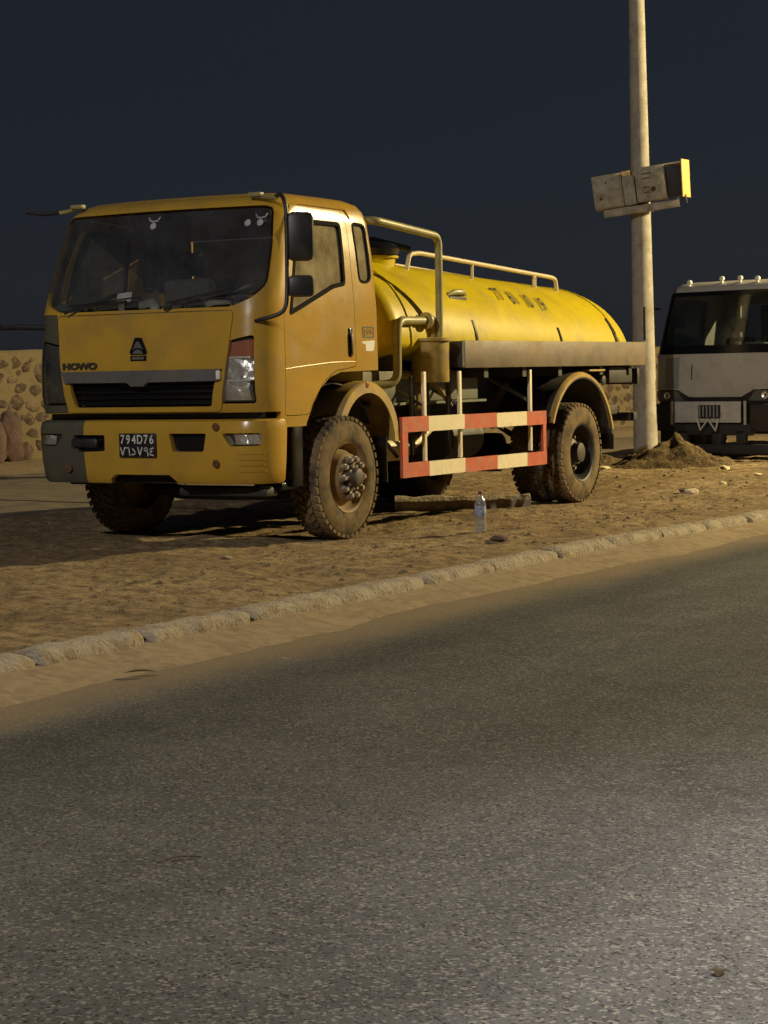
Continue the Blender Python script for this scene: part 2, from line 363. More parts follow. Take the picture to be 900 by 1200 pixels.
# ------------------------------------------------------------------ the setting
def sheet(name, xs, ys, zf, m, **k):
    me = bpy.data.meshes.new(name); nx = len(xs)
    V = [(x, y, zf(x, y)) for y in ys for x in xs]
    F = [(j*nx+i, j*nx+i+1, (j+1)*nx+i+1, (j+1)*nx+i) for j in range(len(ys)-1) for i in range(nx-1)]
    me.from_pydata(V, [], F); me.polygons.foreach_set('use_smooth', [True]*len(F))
    return tag(link(name, me, m), kind='structure')
def fr(a, b, s): n = max(1, round((b-a)/s)); return [a+(b-a)*i/n for i in range(n+1)]
def kerb_x(y): return 3.05 + (.05*y if y > 0 else 0)
sheet('ground', [-1500, -60, -20, 20, 60, 1500], [-1500, -60, 0, 60, 1500], lambda x, y: -.34, G_desert)
road = sheet('road', fr(2.4, 11.4, .5), fr(-60, 120, 4), lambda x, y: -.13-.012*(x-3), G_asph)
def dirt_z(x, y):
    a = .032*mn.noise(Vector((x*.9, y*.7, 3)))+.026*mn.noise(Vector((x*2.6, y*2.2, 9)))+.018*mn.noise(Vector((x*6.5, y*5.5, 1)))
    a += .016*abs(mn.noise(Vector((x*14, y*12, 5))))
    # tyres press the earth flat where they stand
    k = 1.
    for wx, wy in ((1.0, 0), (-1.0, 0), (1.0, 4.6), (-1.0, 4.6)):
        d = math.hypot((x-wx)/.35, (y-wy)/.45); k = min(k, max(0., min(1., d-.6)))
    kx = kerb_x(y)-.12
    e = max(0., min(1., (kx-x)/.5)); z = a*k*(.35+.65*e)+.004
    z -= (1-e)*.022
    if x < -3.2: z -= min(.16, (-3.2-x)*.08)           # the verge runs out under the far paving
    if y > 7: z += .02*min(1, (y-7)/4)*k
    return z-.004
xs = fr(-6, -3, .25)[:-1]+fr(-3, 3.0, .055)
ys = fr(-30, -9, 1.)[:-1]+fr(-9, 6, .065)[:-1]+fr(6, 16, .13)[:-1]+fr(16, 90, 2)
def dz(x, y): return dirt_z(x, y)
me_x = xs
dm = sheet('dirt_median', me_x, ys, dz, G_dirt)
for v in dm.data.vertices:                              # follow the kerb's bend
    if v.co.x > 2.0 and v.co.y > 0: v.co.x += (kerb_x(v.co.y)-3.05)*(v.co.x-2.0)
def sand_z(t, y):
    top = -.058+.016*mn.noise(Vector((y*.9, 2, 0)))
    n = .010*mn.noise(Vector((t*3, y*2.3, 4)))+.006*mn.noise(Vector((t*9, y*7, 4)))
    wd = .52+.16*mn.noise(Vector((y*.5, 7, 1)))
    s = max(0, 1-t/wd); return -.152+(top+.152)*s**1.25+n*(1-.3*s)
gs = sheet('gutter_sand', fr(0, 1.0, .05), fr(-24, 30, .12), lambda t, y: sand_z(t, y), G_sand)
for v in gs.data.vertices: v.co.x += kerb_x(v.co.y)+.05
sheet('far_road', fr(-13.5, -2.9, 1.), fr(-60, 110, 5), lambda x, y: -.055, G_far)
def verge_z(x, y): return -.075+.10*max(0, min(1, (-9.2-x+.22*(y-12)+.5*mn.noise(Vector((x*.6, y*.6, 2))))/1.2))+.015*mn.noise(Vector((x*2, y*2, 5)))
sheet('sandy_verge', fr(-16, -4, .4), fr(-20, 60, .6), verge_z, G_sand)
# thin dark line across the far paving
bm = B(); pts = [(-6.2+.6*i, 4.2-.06*i+.04*math.sin(i*2.1), -.051) for i in range(6)]
for a, b in zip(pts, pts[1:]):
    n = Vector((-(b[1]-a[1]), b[0]-a[0], 0)).normalized()*.035
    bm.faces.new([bm.verts.new(Vector(p)+q) for p, q in ((a, -n), (b, -n), (b, n), (a, n))])
tag(obj('dark_line', bm, M_ink), kind='structure')

# kerb: worn concrete blocks
kb = tag(empty('kerb', (0, 0, 0)), kind='structure')
y = -13.0; ki = 0
while y < 22:
    ln = .98+random.uniform(-.12, .12); bm = B(); rings = []
    prof = [(-.10, -.2), (-.11, -.010), (-.085, -.002), (-.04, .001), (.0, .001), (.045, -.001), (.078, -.010), (.096, -.030), (.104, -.055), (.11, -.085), (.118, -.2)]
    ns = 22; zoff = random.uniform(-.008, .006); xo = random.uniform(-.012, .012); yaw = random.uniform(-.02, .02); so = random.uniform(0, 90)
    for i in range(ns+1):
        yy = y+.028+(ln-.056)*i/ns; endw = (1-abs(2*i/ns-1)**24)
        g = []
        for (px, pz) in prof:
            d = mn.noise(Vector((px*9+so, yy*5, pz*9)))*.018-.014*max(0, mn.noise(Vector((px*14+so, yy*9, pz*14))))+mn.noise(Vector((px*30+so, yy*22, pz*30)))*.011
            kx = kerb_x(yy)+xo+yaw*(yy-y-ln/2)
            chip = (1-endw)*(.014 if pz > -.1 else 0)
            g.append((kx+px*(1-.08*(1-endw))+(d if pz > -.15 else 0), yy, pz+zoff+(d*.8 if pz > -.15 else 0)-chip))
        rings.append(g)
    vs = [[bm.verts.new(p) for p in g] for g in rings]
    for a, b in zip(vs, vs[1:]):
        for i in range(len(prof)-1): bm.faces.new((a[i], b[i], b[i+1], a[i+1]))
    bm.faces.new(vs[0]); bm.faces.new(vs[-1][::-1])
    bmesh.ops.recalc_face_normals(bm, faces=bm.faces)
    obj('kerb_stone', bm, M_chipped, kb, 60); y += ln; ki += 1

# stone wall behind the far road
WA, WB = Vector((-13.1, 8.5, 0)), Vector((-7.4, 33.5, 0)); wd = (WB-WA).normalized(); wn = Vector((wd.y, -wd.x, 0))
wl = empty('stone_wall', (0, 0, 0), label='long rubble stone wall with thick pale mortar behind the far road', cat='wall')
WM = Matrix((wd, -wn, Vector((0, 0, 1)))).transposed().to_4x4(); WM.translation = WA
WL = (WB-WA).length; W0, W1, WH = -26, WL+26, 1.80
bm = B(); nxw = 150
for side, off in ((0, 0), (1, .35)):
    pass
rings = []
for i in range(nxw+1):
    u = W0+(W1-W0)*i/nxw; h = WH+.03*mn.noise(Vector((u*1.1, 0, 4)))+.02*mn.noise(Vector((u*4, 3, 4)))
    rings.append([WM @ Vector(p) for p in ((u, 0, -.3), (u, .4, -.3), (u, .4, h-.03), (u, .34, h), (u, .04, h+.01), (u, 0, h-.03))])
ring_loft(bm, rings); bmesh.ops.recalc_face_normals(bm, faces=bm.faces)
obj('mortar_core', bm, M_mortar, wl)
stones = []
z = .10; row = 0
while z < WH-.24:
    rh = random.uniform(.19, .27); u = W0+.2+random.uniform(0, .2)
    while u < W1-.2:
        a = random.uniform(.16, .30)
        if random.random() > .10: stones.append((u+a/2, z+rh/2+random.uniform(-.05, .05), a*random.uniform(.62, .80), rh*random.uniform(.55, .98)))
        if random.random() < .35: stones.append((u+a+random.uniform(-.02, .03), z+random.uniform(.02, .2), .07, .08))
        u += a+random.uniform(.02, .07)
    z += rh
def stone_bm(bm, u, z, a, h):
    n = 8; base, top = [], []
    off = random.uniform(0, 6)
    for k in range(n):
        t = 2*math.pi*k/n; q = random.uniform(.66, 1.12)
        x, zz = a*.82*math.cos(t)*q, h*.68*math.sin(t)*q
        x += .02*math.sin(zz*20+off)
        base.append(bm.verts.new(WM @ Vector((u+x, .02, z+zz)))); top.append(bm.verts.new(WM @ Vector((u+x*.90, -.006-random.uniform(0, .010), z+zz*.90))))
    c = bm.verts.new(WM @ Vector((u+random.uniform(-.3, .3)*a, -.012-random.uniform(0, .010), z)))
    for k in range(n):
        bm.faces.new((base[k], base[(k+1) % n], top[(k+1) % n], top[k])); bm.faces.new((top[k], top[(k+1) % n], c))
near = lambda s: min(abs(s[0]-3.4), abs(s[0]-19.5))
stones.sort(key=near)
for s in stones[:290]:
    bm = B(); stone_bm(bm, *s); bmesh.ops.recalc_face_normals(bm, faces=bm.faces); obj('stone', bm, random.choice((M_stone, M_stone, M_stone2)), wl, 70)
bm = B()
for s in stones[290:]: stone_bm(bm, *s)
bmesh.ops.recalc_face_normals(bm, faces=bm.faces)
tag(obj('stone_field', bm, M_stone, wl, 70), kind='stuff')

# ------------------------------------------------------------------ YELLOW TANKER TRUCK
T = empty('tanker_truck', (0, 0, 0), label='yellow water tanker truck with long tank and red-white side guard', cat='truck')
NQ = 7
def plan_ring(z, yf, yr, hw, rf, rr, bow, d):
    yf += d; yr -= d; hw -= d; rf = max(.02, rf-d); rr = max(.015, rr-d); pts = []
    nf = 14
    for i in range(nf+1):                                # front edge, -x to +x
        x = -(hw-rf)+2*(hw-rf)*i/nf; pts.append((x, yf-bow*(1-(x/(hw-rf))**2), z))
    for i in range(1, NQ+1):
        a = -math.pi/2+math.pi/2*i/NQ; pts.append((hw-rf+rf*math.cos(a), yf+rf+rf*math.sin(a), z))
    for i in range(1, 7): pts.append((hw, yf+rf+(yr-rr-yf-rf)*i/6, z))
    for i in range(1, NQ+1):
        a = math.pi/2*i/NQ; pts.append((hw-rr+rr*math.cos(a), yr-rr+rr*math.sin(a), z))
    for i in range(1, 7): pts.append((hw-rr-2*(hw-rr)*i/6, yr, z))
    for i in range(1, NQ+1):
        a = math.pi/2+math.pi/2*i/NQ; pts.append((-hw+rr+rr*math.cos(a), yr-rr+rr*math.sin(a), z))
    for i in range(1, 7): pts.append((-hw, yr-rr-(yr-rr-yf-rf)*i/6, z))
    for i in range(1, NQ):
        a = math.pi+math.pi/2*i/NQ; pts.append((-hw+rf+rf*math.cos(a), yf+rf+rf*math.sin(a), z))
    return pts
def resample(levels, step=.07):
    o = []
    for a, b in zip(levels, levels[1:]):
        n = max(1, round((b[0]-a[0])/step))
        for i in range(n): t = i/n; o.append(tuple(p+(q-p)*t for p, q in zip(a, b)))
    return o+[levels[-1]]
CAB = [(.93, -1.10, .62, 1.10, .25, .10, .03), (1.06, -1.17, .62, 1.115, .25, .10, .035), (1.20, -1.195, .62, 1.122, .25, .10, .04), (1.42, -1.19, .62, 1.125, .25, .10, .04),
       (1.85, -1.145, .62, 1.118, .25, .10, .045), (1.95, -1.115, .62, 1.112, .25, .10, .05), (2.30, -.985, .62, 1.082, .25, .10, .06), (2.56, -.885, .612, 1.050, .25, .12, .065),
       (2.645, -.84, .595, 1.030, .25, .14, .065), (2.70, -.775, .56, .995, .25, .15, .06), (2.737, -.68, .47, .93, .25, .16, .05), (2.76, -.53, .37, .82, .25, .16, .04), (2.772, -.30, .2, .6, .2, .16, .02)]
def solid(levels, d, flip=False):
    bm = B(); lv = []
    zt = levels[-1][0]; zb = levels[0][0]
    for (z, yf, yr, hw, rf, rr, bow) in resample(levels):
        k = (z-zb)/(zt-zb); lv.append(plan_ring(z-d*(2*k-1) if d else z, yf, yr, hw, rf, rr, bow, d))
    ring_loft(bm, lv); bmesh.ops.recalc_face_normals(bm, faces=bm.faces)
    if flip: bmesh.ops.reverse_faces(bm, faces=bm.faces)
    return bm
def shell(levels, d0, d1):
    a = solid(levels, d0); b = solid(levels, d1, True)
    me = bpy.data.meshes.new('t'); b.to_mesh(me); b.free(); a.from_mesh(me); bpy.data.meshes.remove(me); return a
SH = shell(CAB, 0, .035)
# outlines
P_ws = [(-.83, 1.855), (.83, 1.855), (.99, 1.925), (1.055, 2.02), (1.035, 2.30), (.99, 2.60), (.95, 2.635), (-.95, 2.635), (-.99, 2.60), (-1.035, 2.30), (-1.055, 2.02), (-.99, 1.925)]
P_ws = rnd(P_ws, .05, 3)
P_hood = rnd([(-.845, 1.825), (.845, 1.825), (.80, 1.45), (.735, 1.06), (-.735, 1.06), (-.80, 1.45)], .04, 3)
P_door = rnd([(-.868, 1.02), (-.868, 1.78), (-.74, 2.24), (-.60, 2.58), (-.50, 2.625), (.12, 2.60), (.19, 2.52), (.19, 1.39), (.05, 1.375), (-.12, 1.36), (-.30, 1.28), (-.46, 1.13), (-.53, 1.02)], .035, 3)
W_win = [(-.80, 1.775), (-.66, 2.27), (-.54, 2.545), (.10, 2.545), (.085, 2.035), (-.1, 2.01)]
P_win = rnd(W_win, .05, 3)
P_q = rnd([(.275, 2.56), (.49, 2.55), (.505, 2.10), (.43, 2.06), (.30, 2.065)], .06, 4)
P_hl = [(.735, 1.125), (.725, 1.13), (.755, 1.60), (1.0, 1.625), (1.005, 1.13)]
P_hl = rnd([(.715, 1.12), (.750, 1.585), (1.01, 1.64), (1.025, 1.12)], .03, 3)
P_arch = [(-.58, .5), (-.545, .96), (-.47, 1.10), (-.36, 1.22), (-.22, 1.305), (-.05, 1.345), (.9, 1.36), (.9, .5)]
P_cor = [(-1.3, 1.06), (-.742, 1.06), (-.808, 1.45), (-.853, 1.84), (-1.3, 1.845)]
P_gr = rnd([(-.70, 1.30), (.70, 1.30), (.655, 1.10), (-.655, 1.10)], .02, 2)
mirx = lambda P: [(-a, b) for a, b in P][::-1]
fro = lambda P, hi=-.55: prism(P, 'y', -1.6, hi)
sd = lambda P, s=1: prism(P, 'x', .7*s, 1.4*s) if s > 0 else prism(P, 'x', -1.4, -.7)
g = .006
arch = lambda: prism(P_arch, 'x', -1.4, 1.4)
body = boolean(cp(SH), [('DIFFERENCE', arch()), ('DIFFERENCE', fro(P_ws)), ('DIFFERENCE', fro(inset(P_hood, -g), -.9)),
                        ('DIFFERENCE', sd(inset(P_door, -g))), ('DIFFERENCE', sd(inset(P_door, -g), -1)), ('DIFFERENCE', sd(P_q)), ('DIFFERENCE', sd(P_q, -1)),
                        ('DIFFERENCE', fro(P_hl, -.8)), ('DIFFERENCE', fro(mirx(P_hl), -.8)), ('DIFFERENCE', prism(inset(P_cor, -.002), 'y', -1.6, -.86)),
                        ('DIFFERENCE', prism([(-.75, 2.0), (.75, 2.0), (.75, 2.5), (-.75, 2.5)], 'y', .4, .8)),
                        ('DIFFERENCE', prism([(-1.5, .5), (-1.5, 1.052), (-.93, 1.052), (-.90, .5)], 'x', -1.5, 1.5))])
cab = obj('cab', body, M_cab, T)
# inner lining so the cab is not seen through
hood = obj('hood', boolean(cp(SH), [('INTERSECT', fro(P_hood, -.9)), ('DIFFERENCE', prism(P_gr, 'y', -1.6, -.9))]), M_cab, T)
cor = obj('corner_panel', boolean(cp(SH), [('INTERSECT', prism(P_cor, 'y', -1.6, -.862)), ('DIFFERENCE', fro(mirx(P_hl), -.8))]), M_primer, T)
cor['label'] = 'dark grey primer corner panel below the windscreen'
ring_pr = lambda P, a, b: boolean(prism(inset(P, a), 'y', -1.6, -.55), [('DIFFERENCE', prism(inset(P, b), 'y', -1.7, -.5))])
obj('windscreen_border', boolean(shell(CAB, .002, .03), [('INTERSECT', ring_pr(P_ws, .001, .05))]), M_frit, T)
ws = obj('windscreen', boolean(shell(CAB, .010, .016), [('INTERSECT', fro(inset(P_ws, .02)))]), M_ws, T)
for s in (1, -1):
    d = obj('door', boolean(cp(SH), [('INTERSECT', sd(P_door, s)), ('DIFFERENCE', sd(P_win, s))]), M_cab, T)
    hole = lambda P: prism(P, 'x', .6, 1.5) if s > 0 else prism(P, 'x', -1.5, -.6)
    obj('window_seal', boolean(shell(CAB, -.004, .03), [('INTERSECT', sd(rnd(inset(W_win, .002), .05, 3), s)), ('DIFFERENCE', hole(rnd(inset(W_win, .034), .03, 3)))]), M_rubber, d)
    obj('window', boolean(shell(CAB, .012, .017), [('INTERSECT', sd(inset(P_win, .01), s))]), M_side, d)
    rg = boolean(sd(inset(P_q, .0005), s), [('DIFFERENCE', prism(inset(P_q, .022), 'x', .6*s if s > 0 else -1.5, 1.5 if s > 0 else -.6))])
    q = obj('quarter_window', boolean(shell(CAB, .010, .015), [('INTERSECT', sd(inset(P_q, .01), s))]), M_side, T)
    obj('window_seal', boolean(shell(CAB, -.004, .03), [('INTERSECT', rg)]), M_rubber, q)
    # recessed handle
    bm = B(); box(bm, (s*1.116, .085, 1.465), (s*1.131, .135, 1.70), .012); hd = obj('handle', bm, M_frit, d)
    bm = B(); box(bm, (s*1.128, .095, 1.48), (s*1.146, .124, 1.655), .007); obj('handle_grip', bm, M_black, d)
    # pressed crease over the arch
    bm = B(); tube(bm, [(s*1.1195, -.865, 1.375), (s*1.121, -.6, 1.395), (s*1.122, -.2, 1.42), (s*1.122, .05, 1.425), (s*1.122, .18, 1.425)], .0065, 8); obj('door_crease', bm, M_cab, d)
# rear glass and gutter over the doors
bm = B(); box(bm, (-.74, .600, 2.01), (.74, .606, 2.49)); obj('rear_window', bm, M_side, T)
for s in (1, -1):
    bm = B(); tube(bm, [(s*1.062, -.885, 2.13), (s*1.052, -.77, 2.42), (s*1.035, -.635, 2.635), (s*1.03, -.5, 2.665), (s*1.03, .2, 2.655), (s*1.04, .26, 2.58)], .013, 8); obj('drip_rail', bm, M_cab, T)
# hood furniture
bm = B(); P = [(-.765, 1.385), (.765, 1.385), (.735, 1.295), (.10, 1.292), (.06, 1.262), (-.06, 1.262), (-.10, 1.292), (-.735, 1.295)]
gb = obj('grille_bar', boolean(shell(CAB, -.028, .01), [('INTERSECT', fro(P, -.9))]), M_grey, T); bm.free()
bm = B(); box(bm, (.725, -1.238, 1.305), (.76, -1.20, 1.375), .008); obj('bar_end', bm, M_lampw, gb)
bm = B(); box(bm, (-.70, -1.13, 1.07), (.70, -1.115, 1.32)); gr = obj('grille', bm, M_frit, T)
for i in range(4):
    bm = B(); box(bm, (-.685, -1.165, 1.118+i*.045), (.685, -1.14, 1.137+i*.045), .004); obj('grille_slat', bm, M_frit, gr)
# emblem: truncated triangle over a bar
def on_front(z): # front surface y of the cab at centre
    for a, b in zip(CAB, CAB[1:]):
        if a[0] <= z <= b[0]:
            t = (z-a[0])/(b[0]-a[0]); return a[1]+(b[1]-a[1])*t-(a[6]+(b[6]-a[6])*t)
    return -1.2
yE = on_front(1.54)
em = obj('emblem', prism([(-.028, .085), (.028, .085), (.082, -.03), (.072, -.045), (-.072, -.045), (-.082, -.03)], 'y', -.008, .008), M_frit, T); em.location = (0, yE-.006, 1.555)
bm = prism([(-.012, .055), (.012, .055), (.05, -.012), (.02, .005), (-.02, .005), (-.05, -.012)], 'y', -.012, 0); obj('emblem_mark', bm, M_grey, em)
bm = prism([(-.05, -.040), (.05, -.040), (.035, -.018), (0, -.006), (-.035, -.018)], 'y', -.012, 0); obj('emblem_mark', bm, M_grey, em)
bm = prism([(-.074, -.055), (.074, -.055), (.074, -.095), (-.074, -.095)], 'y', -.008, .008); o = obj('emblem_base', bm, M_frit, em)
bm = prism([(-.055, -.063), (.055, -.063), (.055, -.085), (-.055, -.085)], 'y', -.011, 0); obj('emblem_mark', bm, M_grey, em)
for ch, x in zip('HOWO', (-.725, -.64, -.545, -.45)):
    bm = text_bm(ch, .082, .004, fat=.0045)
    for v in bm.verts: v.co.x *= 1.32; v.co.y *= .82
    for f in list(bm.faces): pass
    bmesh.ops.transform(bm, matrix=front_M(x, -1.196-.04*(1-(x/.82)**2)-.004, 1.425), verts=bm.verts); obj('letter', bm, M_ink, hood)
# head lamps
for s in (1, -1):
    H = P_hl if s > 0 else mirx(P_hl)
    lo = shell(CAB, .075, .09)
    hl = obj('headlight', boolean(lo, [('INTERSECT', fro(inset(H, -.012), -.7))]), M_frit if s > 0 else M_black, T)
    rg = boolean(prism(inset(H, .001), 'y', -1.6, -.75), [('DIFFERENCE', prism(inset(H, .022), 'y', -1.7, -.7))])
    obj('lamp_rim', boolean(shell(CAB, -.004, .06), [('INTERSECT', rg)]), M_black, hl)
    obj('lens', boolean(shell(CAB, .006, .010), [('INTERSECT', fro(inset(H, .015), -.75))]), M_lens, hl)
    def seg(P): return P if s > 0 else mirx(P)
    for nm, P, mm in (('turn_lamp', [(.768, 1.475), (.775, 1.575), (.985, 1.605), (.99, 1.475)], M_amber), ('main_reflector', [(.750, 1.30), (.765, 1.465), (.99, 1.465), (.995, 1.30)], M_chrome),
                      ('dip_reflector', [(.738, 1.145), (.748, 1.29), (.96, 1.29), (.965, 1.145)], M_chrome)):
        bm = boolean(shell(CAB, .045, .07), [('INTERSECT', fro(seg(P), -.7))])
        if mm is M_chrome:
            bmesh.ops.triangulate(bm, faces=bm.faces); bmesh.ops.subdivide_edges(bm, edges=bm.edges, cuts=1, use_grid_fill=True)
            for v in bm.verts: v.co.y += .02*mn.noise(v.co*21+Vector((5, 1, 2)))
        obj(nm, bm, mm if s > 0 else M_black, hl)
    for z, x, r in ((1.385, .88, .062), (1.215, .855, .058)):
        bm = B(); lathe(bm, [(.0, r*.35), (-.02, r*.6), (-.035, r), (-.037, r*.95), (-.015, r*.5), (.004, r*.2)], (x*s, -1.10+.03*(x-.8), z), 'y', 18, closed=True); obj('lamp_bowl', bm, M_chrome, hl)
    for z in (1.47, 1.295):
        bm = B(); box(bm, (s*.745, -1.155, z-.006), (s*.99, -1.08, z+.006)); obj('lamp_divider', bm, M_lampw if s > 0 else M_black, hl)
# bumper
BUM = [(.505, -1.185, -.85, 1.09, .26, .05, .03), (.53, -1.205, -.85, 1.11, .27, .05, .03), (.70, -1.225, -.85, 1.125, .27, .05, .03), (.93, -1.225, -.85, 1.135, .27, .05, .03), (.985, -1.21, -.85, 1.125, .26, .05, .03), (1.0, -1.185, -.85, 1.10, .25, .05, .03)]
BI = [(p[0], p[1]) for p in plan_ring(0, -1.19, -.3, 1.10, .25, .05, .03, .035)]
BS = boolean(solid(BUM, 0), [('DIFFERENCE', prism(BI, 'z', .2, .965))])
P_l = rnd([(-.655, .885), (-.335, .885), (-.335, .758), (-.60, .75)], .015, 2)
P_rr = rnd([(.285, .895), (.625, .895), (.60, .755), (.32, .755)], .015, 2)
P_fog = rnd([(.765, .895), (1.06, .895), (1.06, .80), (.83, .795)], .02, 2)
P_not = [(-.36, .3), (-.29, .545), (-.25, .575), (.27, .575), (.33, .53), (.42, .3)]
cuts = lambda: [('DIFFERENCE', fro(P_l, -1.0)), ('DIFFERENCE', fro(P_rr, -1.0)), ('DIFFERENCE', fro(P_fog, -.8)), ('DIFFERENCE', fro(mirx(P_fog), -.8)), ('DIFFERENCE', fro(P_not, -.8))]
bmp = obj('bumper', boolean(cp(BS), cuts()+[('INTERSECT', prism([(-.52, 0), (1.4, 0), (1.4, 1.5), (-.56, 1.5), (-.545, .75)], 'y', -2, 2))]), M_cab, T)
e_ = obj('bumper_end', boolean(cp(BS), cuts()+[('INTERSECT', prism([(-1.5, 0), (-.524, 0), (-.549, .75), (-.564, 1.5), (-1.5, 1.5)], 'y', -2, 2))]), M_primer, T)
e_['label'] = 'bumper end in dark grey primer'
for P in (P_l, P_rr):
    bm = boolean(shell(BUM, .05, .06), [('INTERSECT', fro(inset(P, -.01), -1.05))]); obj('bumper_recess', bm, M_frit, bmp)
bm = B(); box(bm, (-.66, -1.27, .785), (-.40, -1.19, .86), .02); obj('tow_cover', bm, M_black, bmp)
for s in (1, -1):
    H = P_fog if s > 0 else mirx(P_fog)
    fg = obj('fog_lamp', boolean(shell(BUM, .05, .065), [('INTERSECT', fro(inset(H, -.01), -.98))]), M_frit, T)
    bm = boolean(shell(BUM, .03, .045), [('INTERSECT', fro([(s*.86, .81), (s*.86, .885), (s*1.05, .885), (s*1.05, .81)] if s > 0 else [(-1.05, .81), (-1.05, .885), (-.86, .885), (-.86, .81)], -.98))])
    bmesh.ops.triangulate(bm, faces=bm.faces); bmesh.ops.subdivide_edges(bm, edges=bm.edges, cuts=1, use_grid_fill=True)
    for v in bm.verts: v.co.y += .02*mn.noise(v.co*23)
    obj('fog_reflector', bm, M_chrome, fg)
    obj('fog_lens', boolean(shell(BUM, .008, .011), [('INTERSECT', fro(inset(H, .008), -.98))]), M_lens, fg)
for z in (.60, .645, .69, .735):                          # ribs at the bumper corner
    bm = boolean(shell(BUM, -.006, .01), [('INTERSECT', fro([(.90, z), (1.075, z), (1.075, z+.012), (.90, z+.012)], -.98))]); obj('bumper_rib', bm, M_cab, bmp)
for x, z in ((.72, .945), (.715, .665), (-.70, .62)):
    bm = B(); lathe(bm, [(0, .03), (-.006, .03), (-.008, .012), (-.002, .01)], (x, -1.245, z), 'y', 14); obj('bumper_bolt', bm, M_rust, bmp)
# number plate
bm = B(); box(bm, (-.175, -1.276, .712), (.175, -1.262, .898), .004); pl = obj('number_plate', bm, M_plate, T)
pm = front_M(0, -1.279, .805)
for ch, x in zip('794D76', (-.138, -.083, -.028, .028, .085, .14)):
    bm = text_bm(ch, .098, .0015, fat=.0018)
    for v in bm.verts: v.co.x *= .82
    bmesh.ops.transform(bm, matrix=front_M(x, -1.279, .848), verts=bm.verts); obj('plate_character', bm, M_platew, pl)
S = {'7': [[(-.02, .032), (0, -.032)], [(0, -.032), (.02, .032)]], '6': [[(-.02, .03), (.012, .03), (.02, -.032)]], 'd': [[(-.012, .022), (.014, -.006), (.010, -.022), (-.018, -.022)]],
     '9': [[(.014, .006), (-.012, .006), (-.016, .022), (0, .032), (.012, .026), (.016, 0), (.02, -.032)]], '4': [[(.016, .028), (-.014, .02), (-.012, .010), (.008, .002), (-.016, -.008), (-.018, -.022), (.018, -.030)]]}
for ch, x in zip('76d794', (-.138, -.09, -.03, .028, .085, .14)):
    bm = B()
    for st in S[ch]: stroke(bm, st, .009, .0015)
    bmesh.ops.transform(bm, matrix=front_M(x, -1.279, .757), verts=bm.verts); obj('plate_character', bm, M_platew, pl)
# wipers
for x0, x1, z1 in ((-.72, -.12, 1.925), (.25, .78, 1.97)):
    bm = B(); tube(bm, [(x0, -1.215, 1.845), (x0+.12, -1.215, min(1.91, z1-.03)), (x1, -1.20, z1)], .009, 6); tube(bm, [(x0+.02, -1.205, 1.90), (x1+.12, -1.19, z1+.03)], .007, 6); obj('wiper', bm, M_black, T)
# roof brackets and mirrors
for s in (1, -1):
    bm = B(); tube(bm, [(s*.82, -.84, 2.715), (s*.98, -.80, 2.69), (s*1.05, -.83, 2.68)], .018, 8); box(bm, (s*.80, -.86, 2.70), (s*.92, -.80, 2.735), .010); obj('mirror_bracket', bm, M_pipe, T)
bm = B(); tube(bm, [(1.03, -.80, 2.70), (1.19, -.97, 2.69), (1.25, -1.01, 2.60), (1.25, -1.02, 1.95), (1.25, -1.05, 1.80), (1.10, -1.12, 1.755), (1.01, -1.10, 1.74)], .0165, 10, .09); ma = obj('mirror_arm', bm, M_black, T)
bm = B(); box(bm, (-.04, -.05, -.185), (.055, .155, .185), .045); mr_ = obj('mirror', bm, M_black, T); mr_.matrix_local = Matrix.Translation((1.275, -.96, 2.37)) @ Matrix.Rotation(R(-52), 4, 'Z')
bm = B(); box(bm, (-.035, -.05, -.08), (.05, .15, .085), .035); mr_ = obj('mirror', bm, M_black, T); mr_.matrix_local = Matrix.Translation((1.275, -.96, 1.995)) @ Matrix.Rotation(R(-52), 4, 'Z')
bm = B(); tube(bm, [(-1.02, -1.09, 1.745), (-1.25, -1.14, 1.755), (-1.75, -1.17, 1.76)], .022, 8, .06); obj('mirror_arm', bm, M_black, T)
bm = B(); tube(bm, [(-1.03, -.80, 2.69), (-1.20, -.86, 2.675), (-1.34, -.90, 2.70)], .017, 8, .05); obj('mirror_arm', bm, M_black, T)
# stickers and paper
bm = B(); box(bm, (-.07, 0, -.045), (.07, .002, .045)); o = obj('paper', bm, M_paper, T); o.location = (-.20, -1.125, 1.955); o.rotation_euler = (R(-20), R(-4), 0)
def glass_y(x, z):
    for a, b in zip(CAB, CAB[1:]):
        if a[0] <= z <= b[0]:
            t = (z-a[0])/(b[0]-a[0]); yf = a[1]+(b[1]-a[1])*t; hw = a[3]+(b[3]-a[3])*t; rf = a[4]+(b[4]-a[4])*t; bow = a[6]+(b[6]-a[6])*t
            xi = hw-rf
            return yf-bow*(1-(x/xi)**2) if abs(x) <= xi else yf+rf-math.sqrt(max(0, rf*rf-(abs(x)-xi)**2))
for x, z, horns in ((-.02, 2.515, 1), (.83, 2.50, 0), (.925, 2.50, 1)):
    bm = B(); lathe(bm, [(-.001, .036), (.001, .036)], (0, 0, 0), 'z', 18); lathe(bm, [(-.002, .02), (.002, .02)], (0, 0, 0), 'z', 12)
    bmesh.ops.scale(bm, vec=(.8, .8, 1), verts=bm.verts)
    if horns: stroke(bm, [(-.05, .068), (-.032, .042), (0, .038), (.036, .042), (.054, .07)], .012, .001)
    else: pass
    o = obj('windscreen_sticker', bm, M_sticker, T); o.matrix_local = front_M(x, glass_y(x, z)+.004, z, R(20))
bm = prism([(.30, 1.59), (.505, 1.60), (.49, 1.53), (.455, 1.49), (.455, 1.465), (.36, 1.465), (.355, 1.565), (.30, 1.575)], 'x', 1.119, 1.1235); obj('side_sticker', bm, M_paper, T)
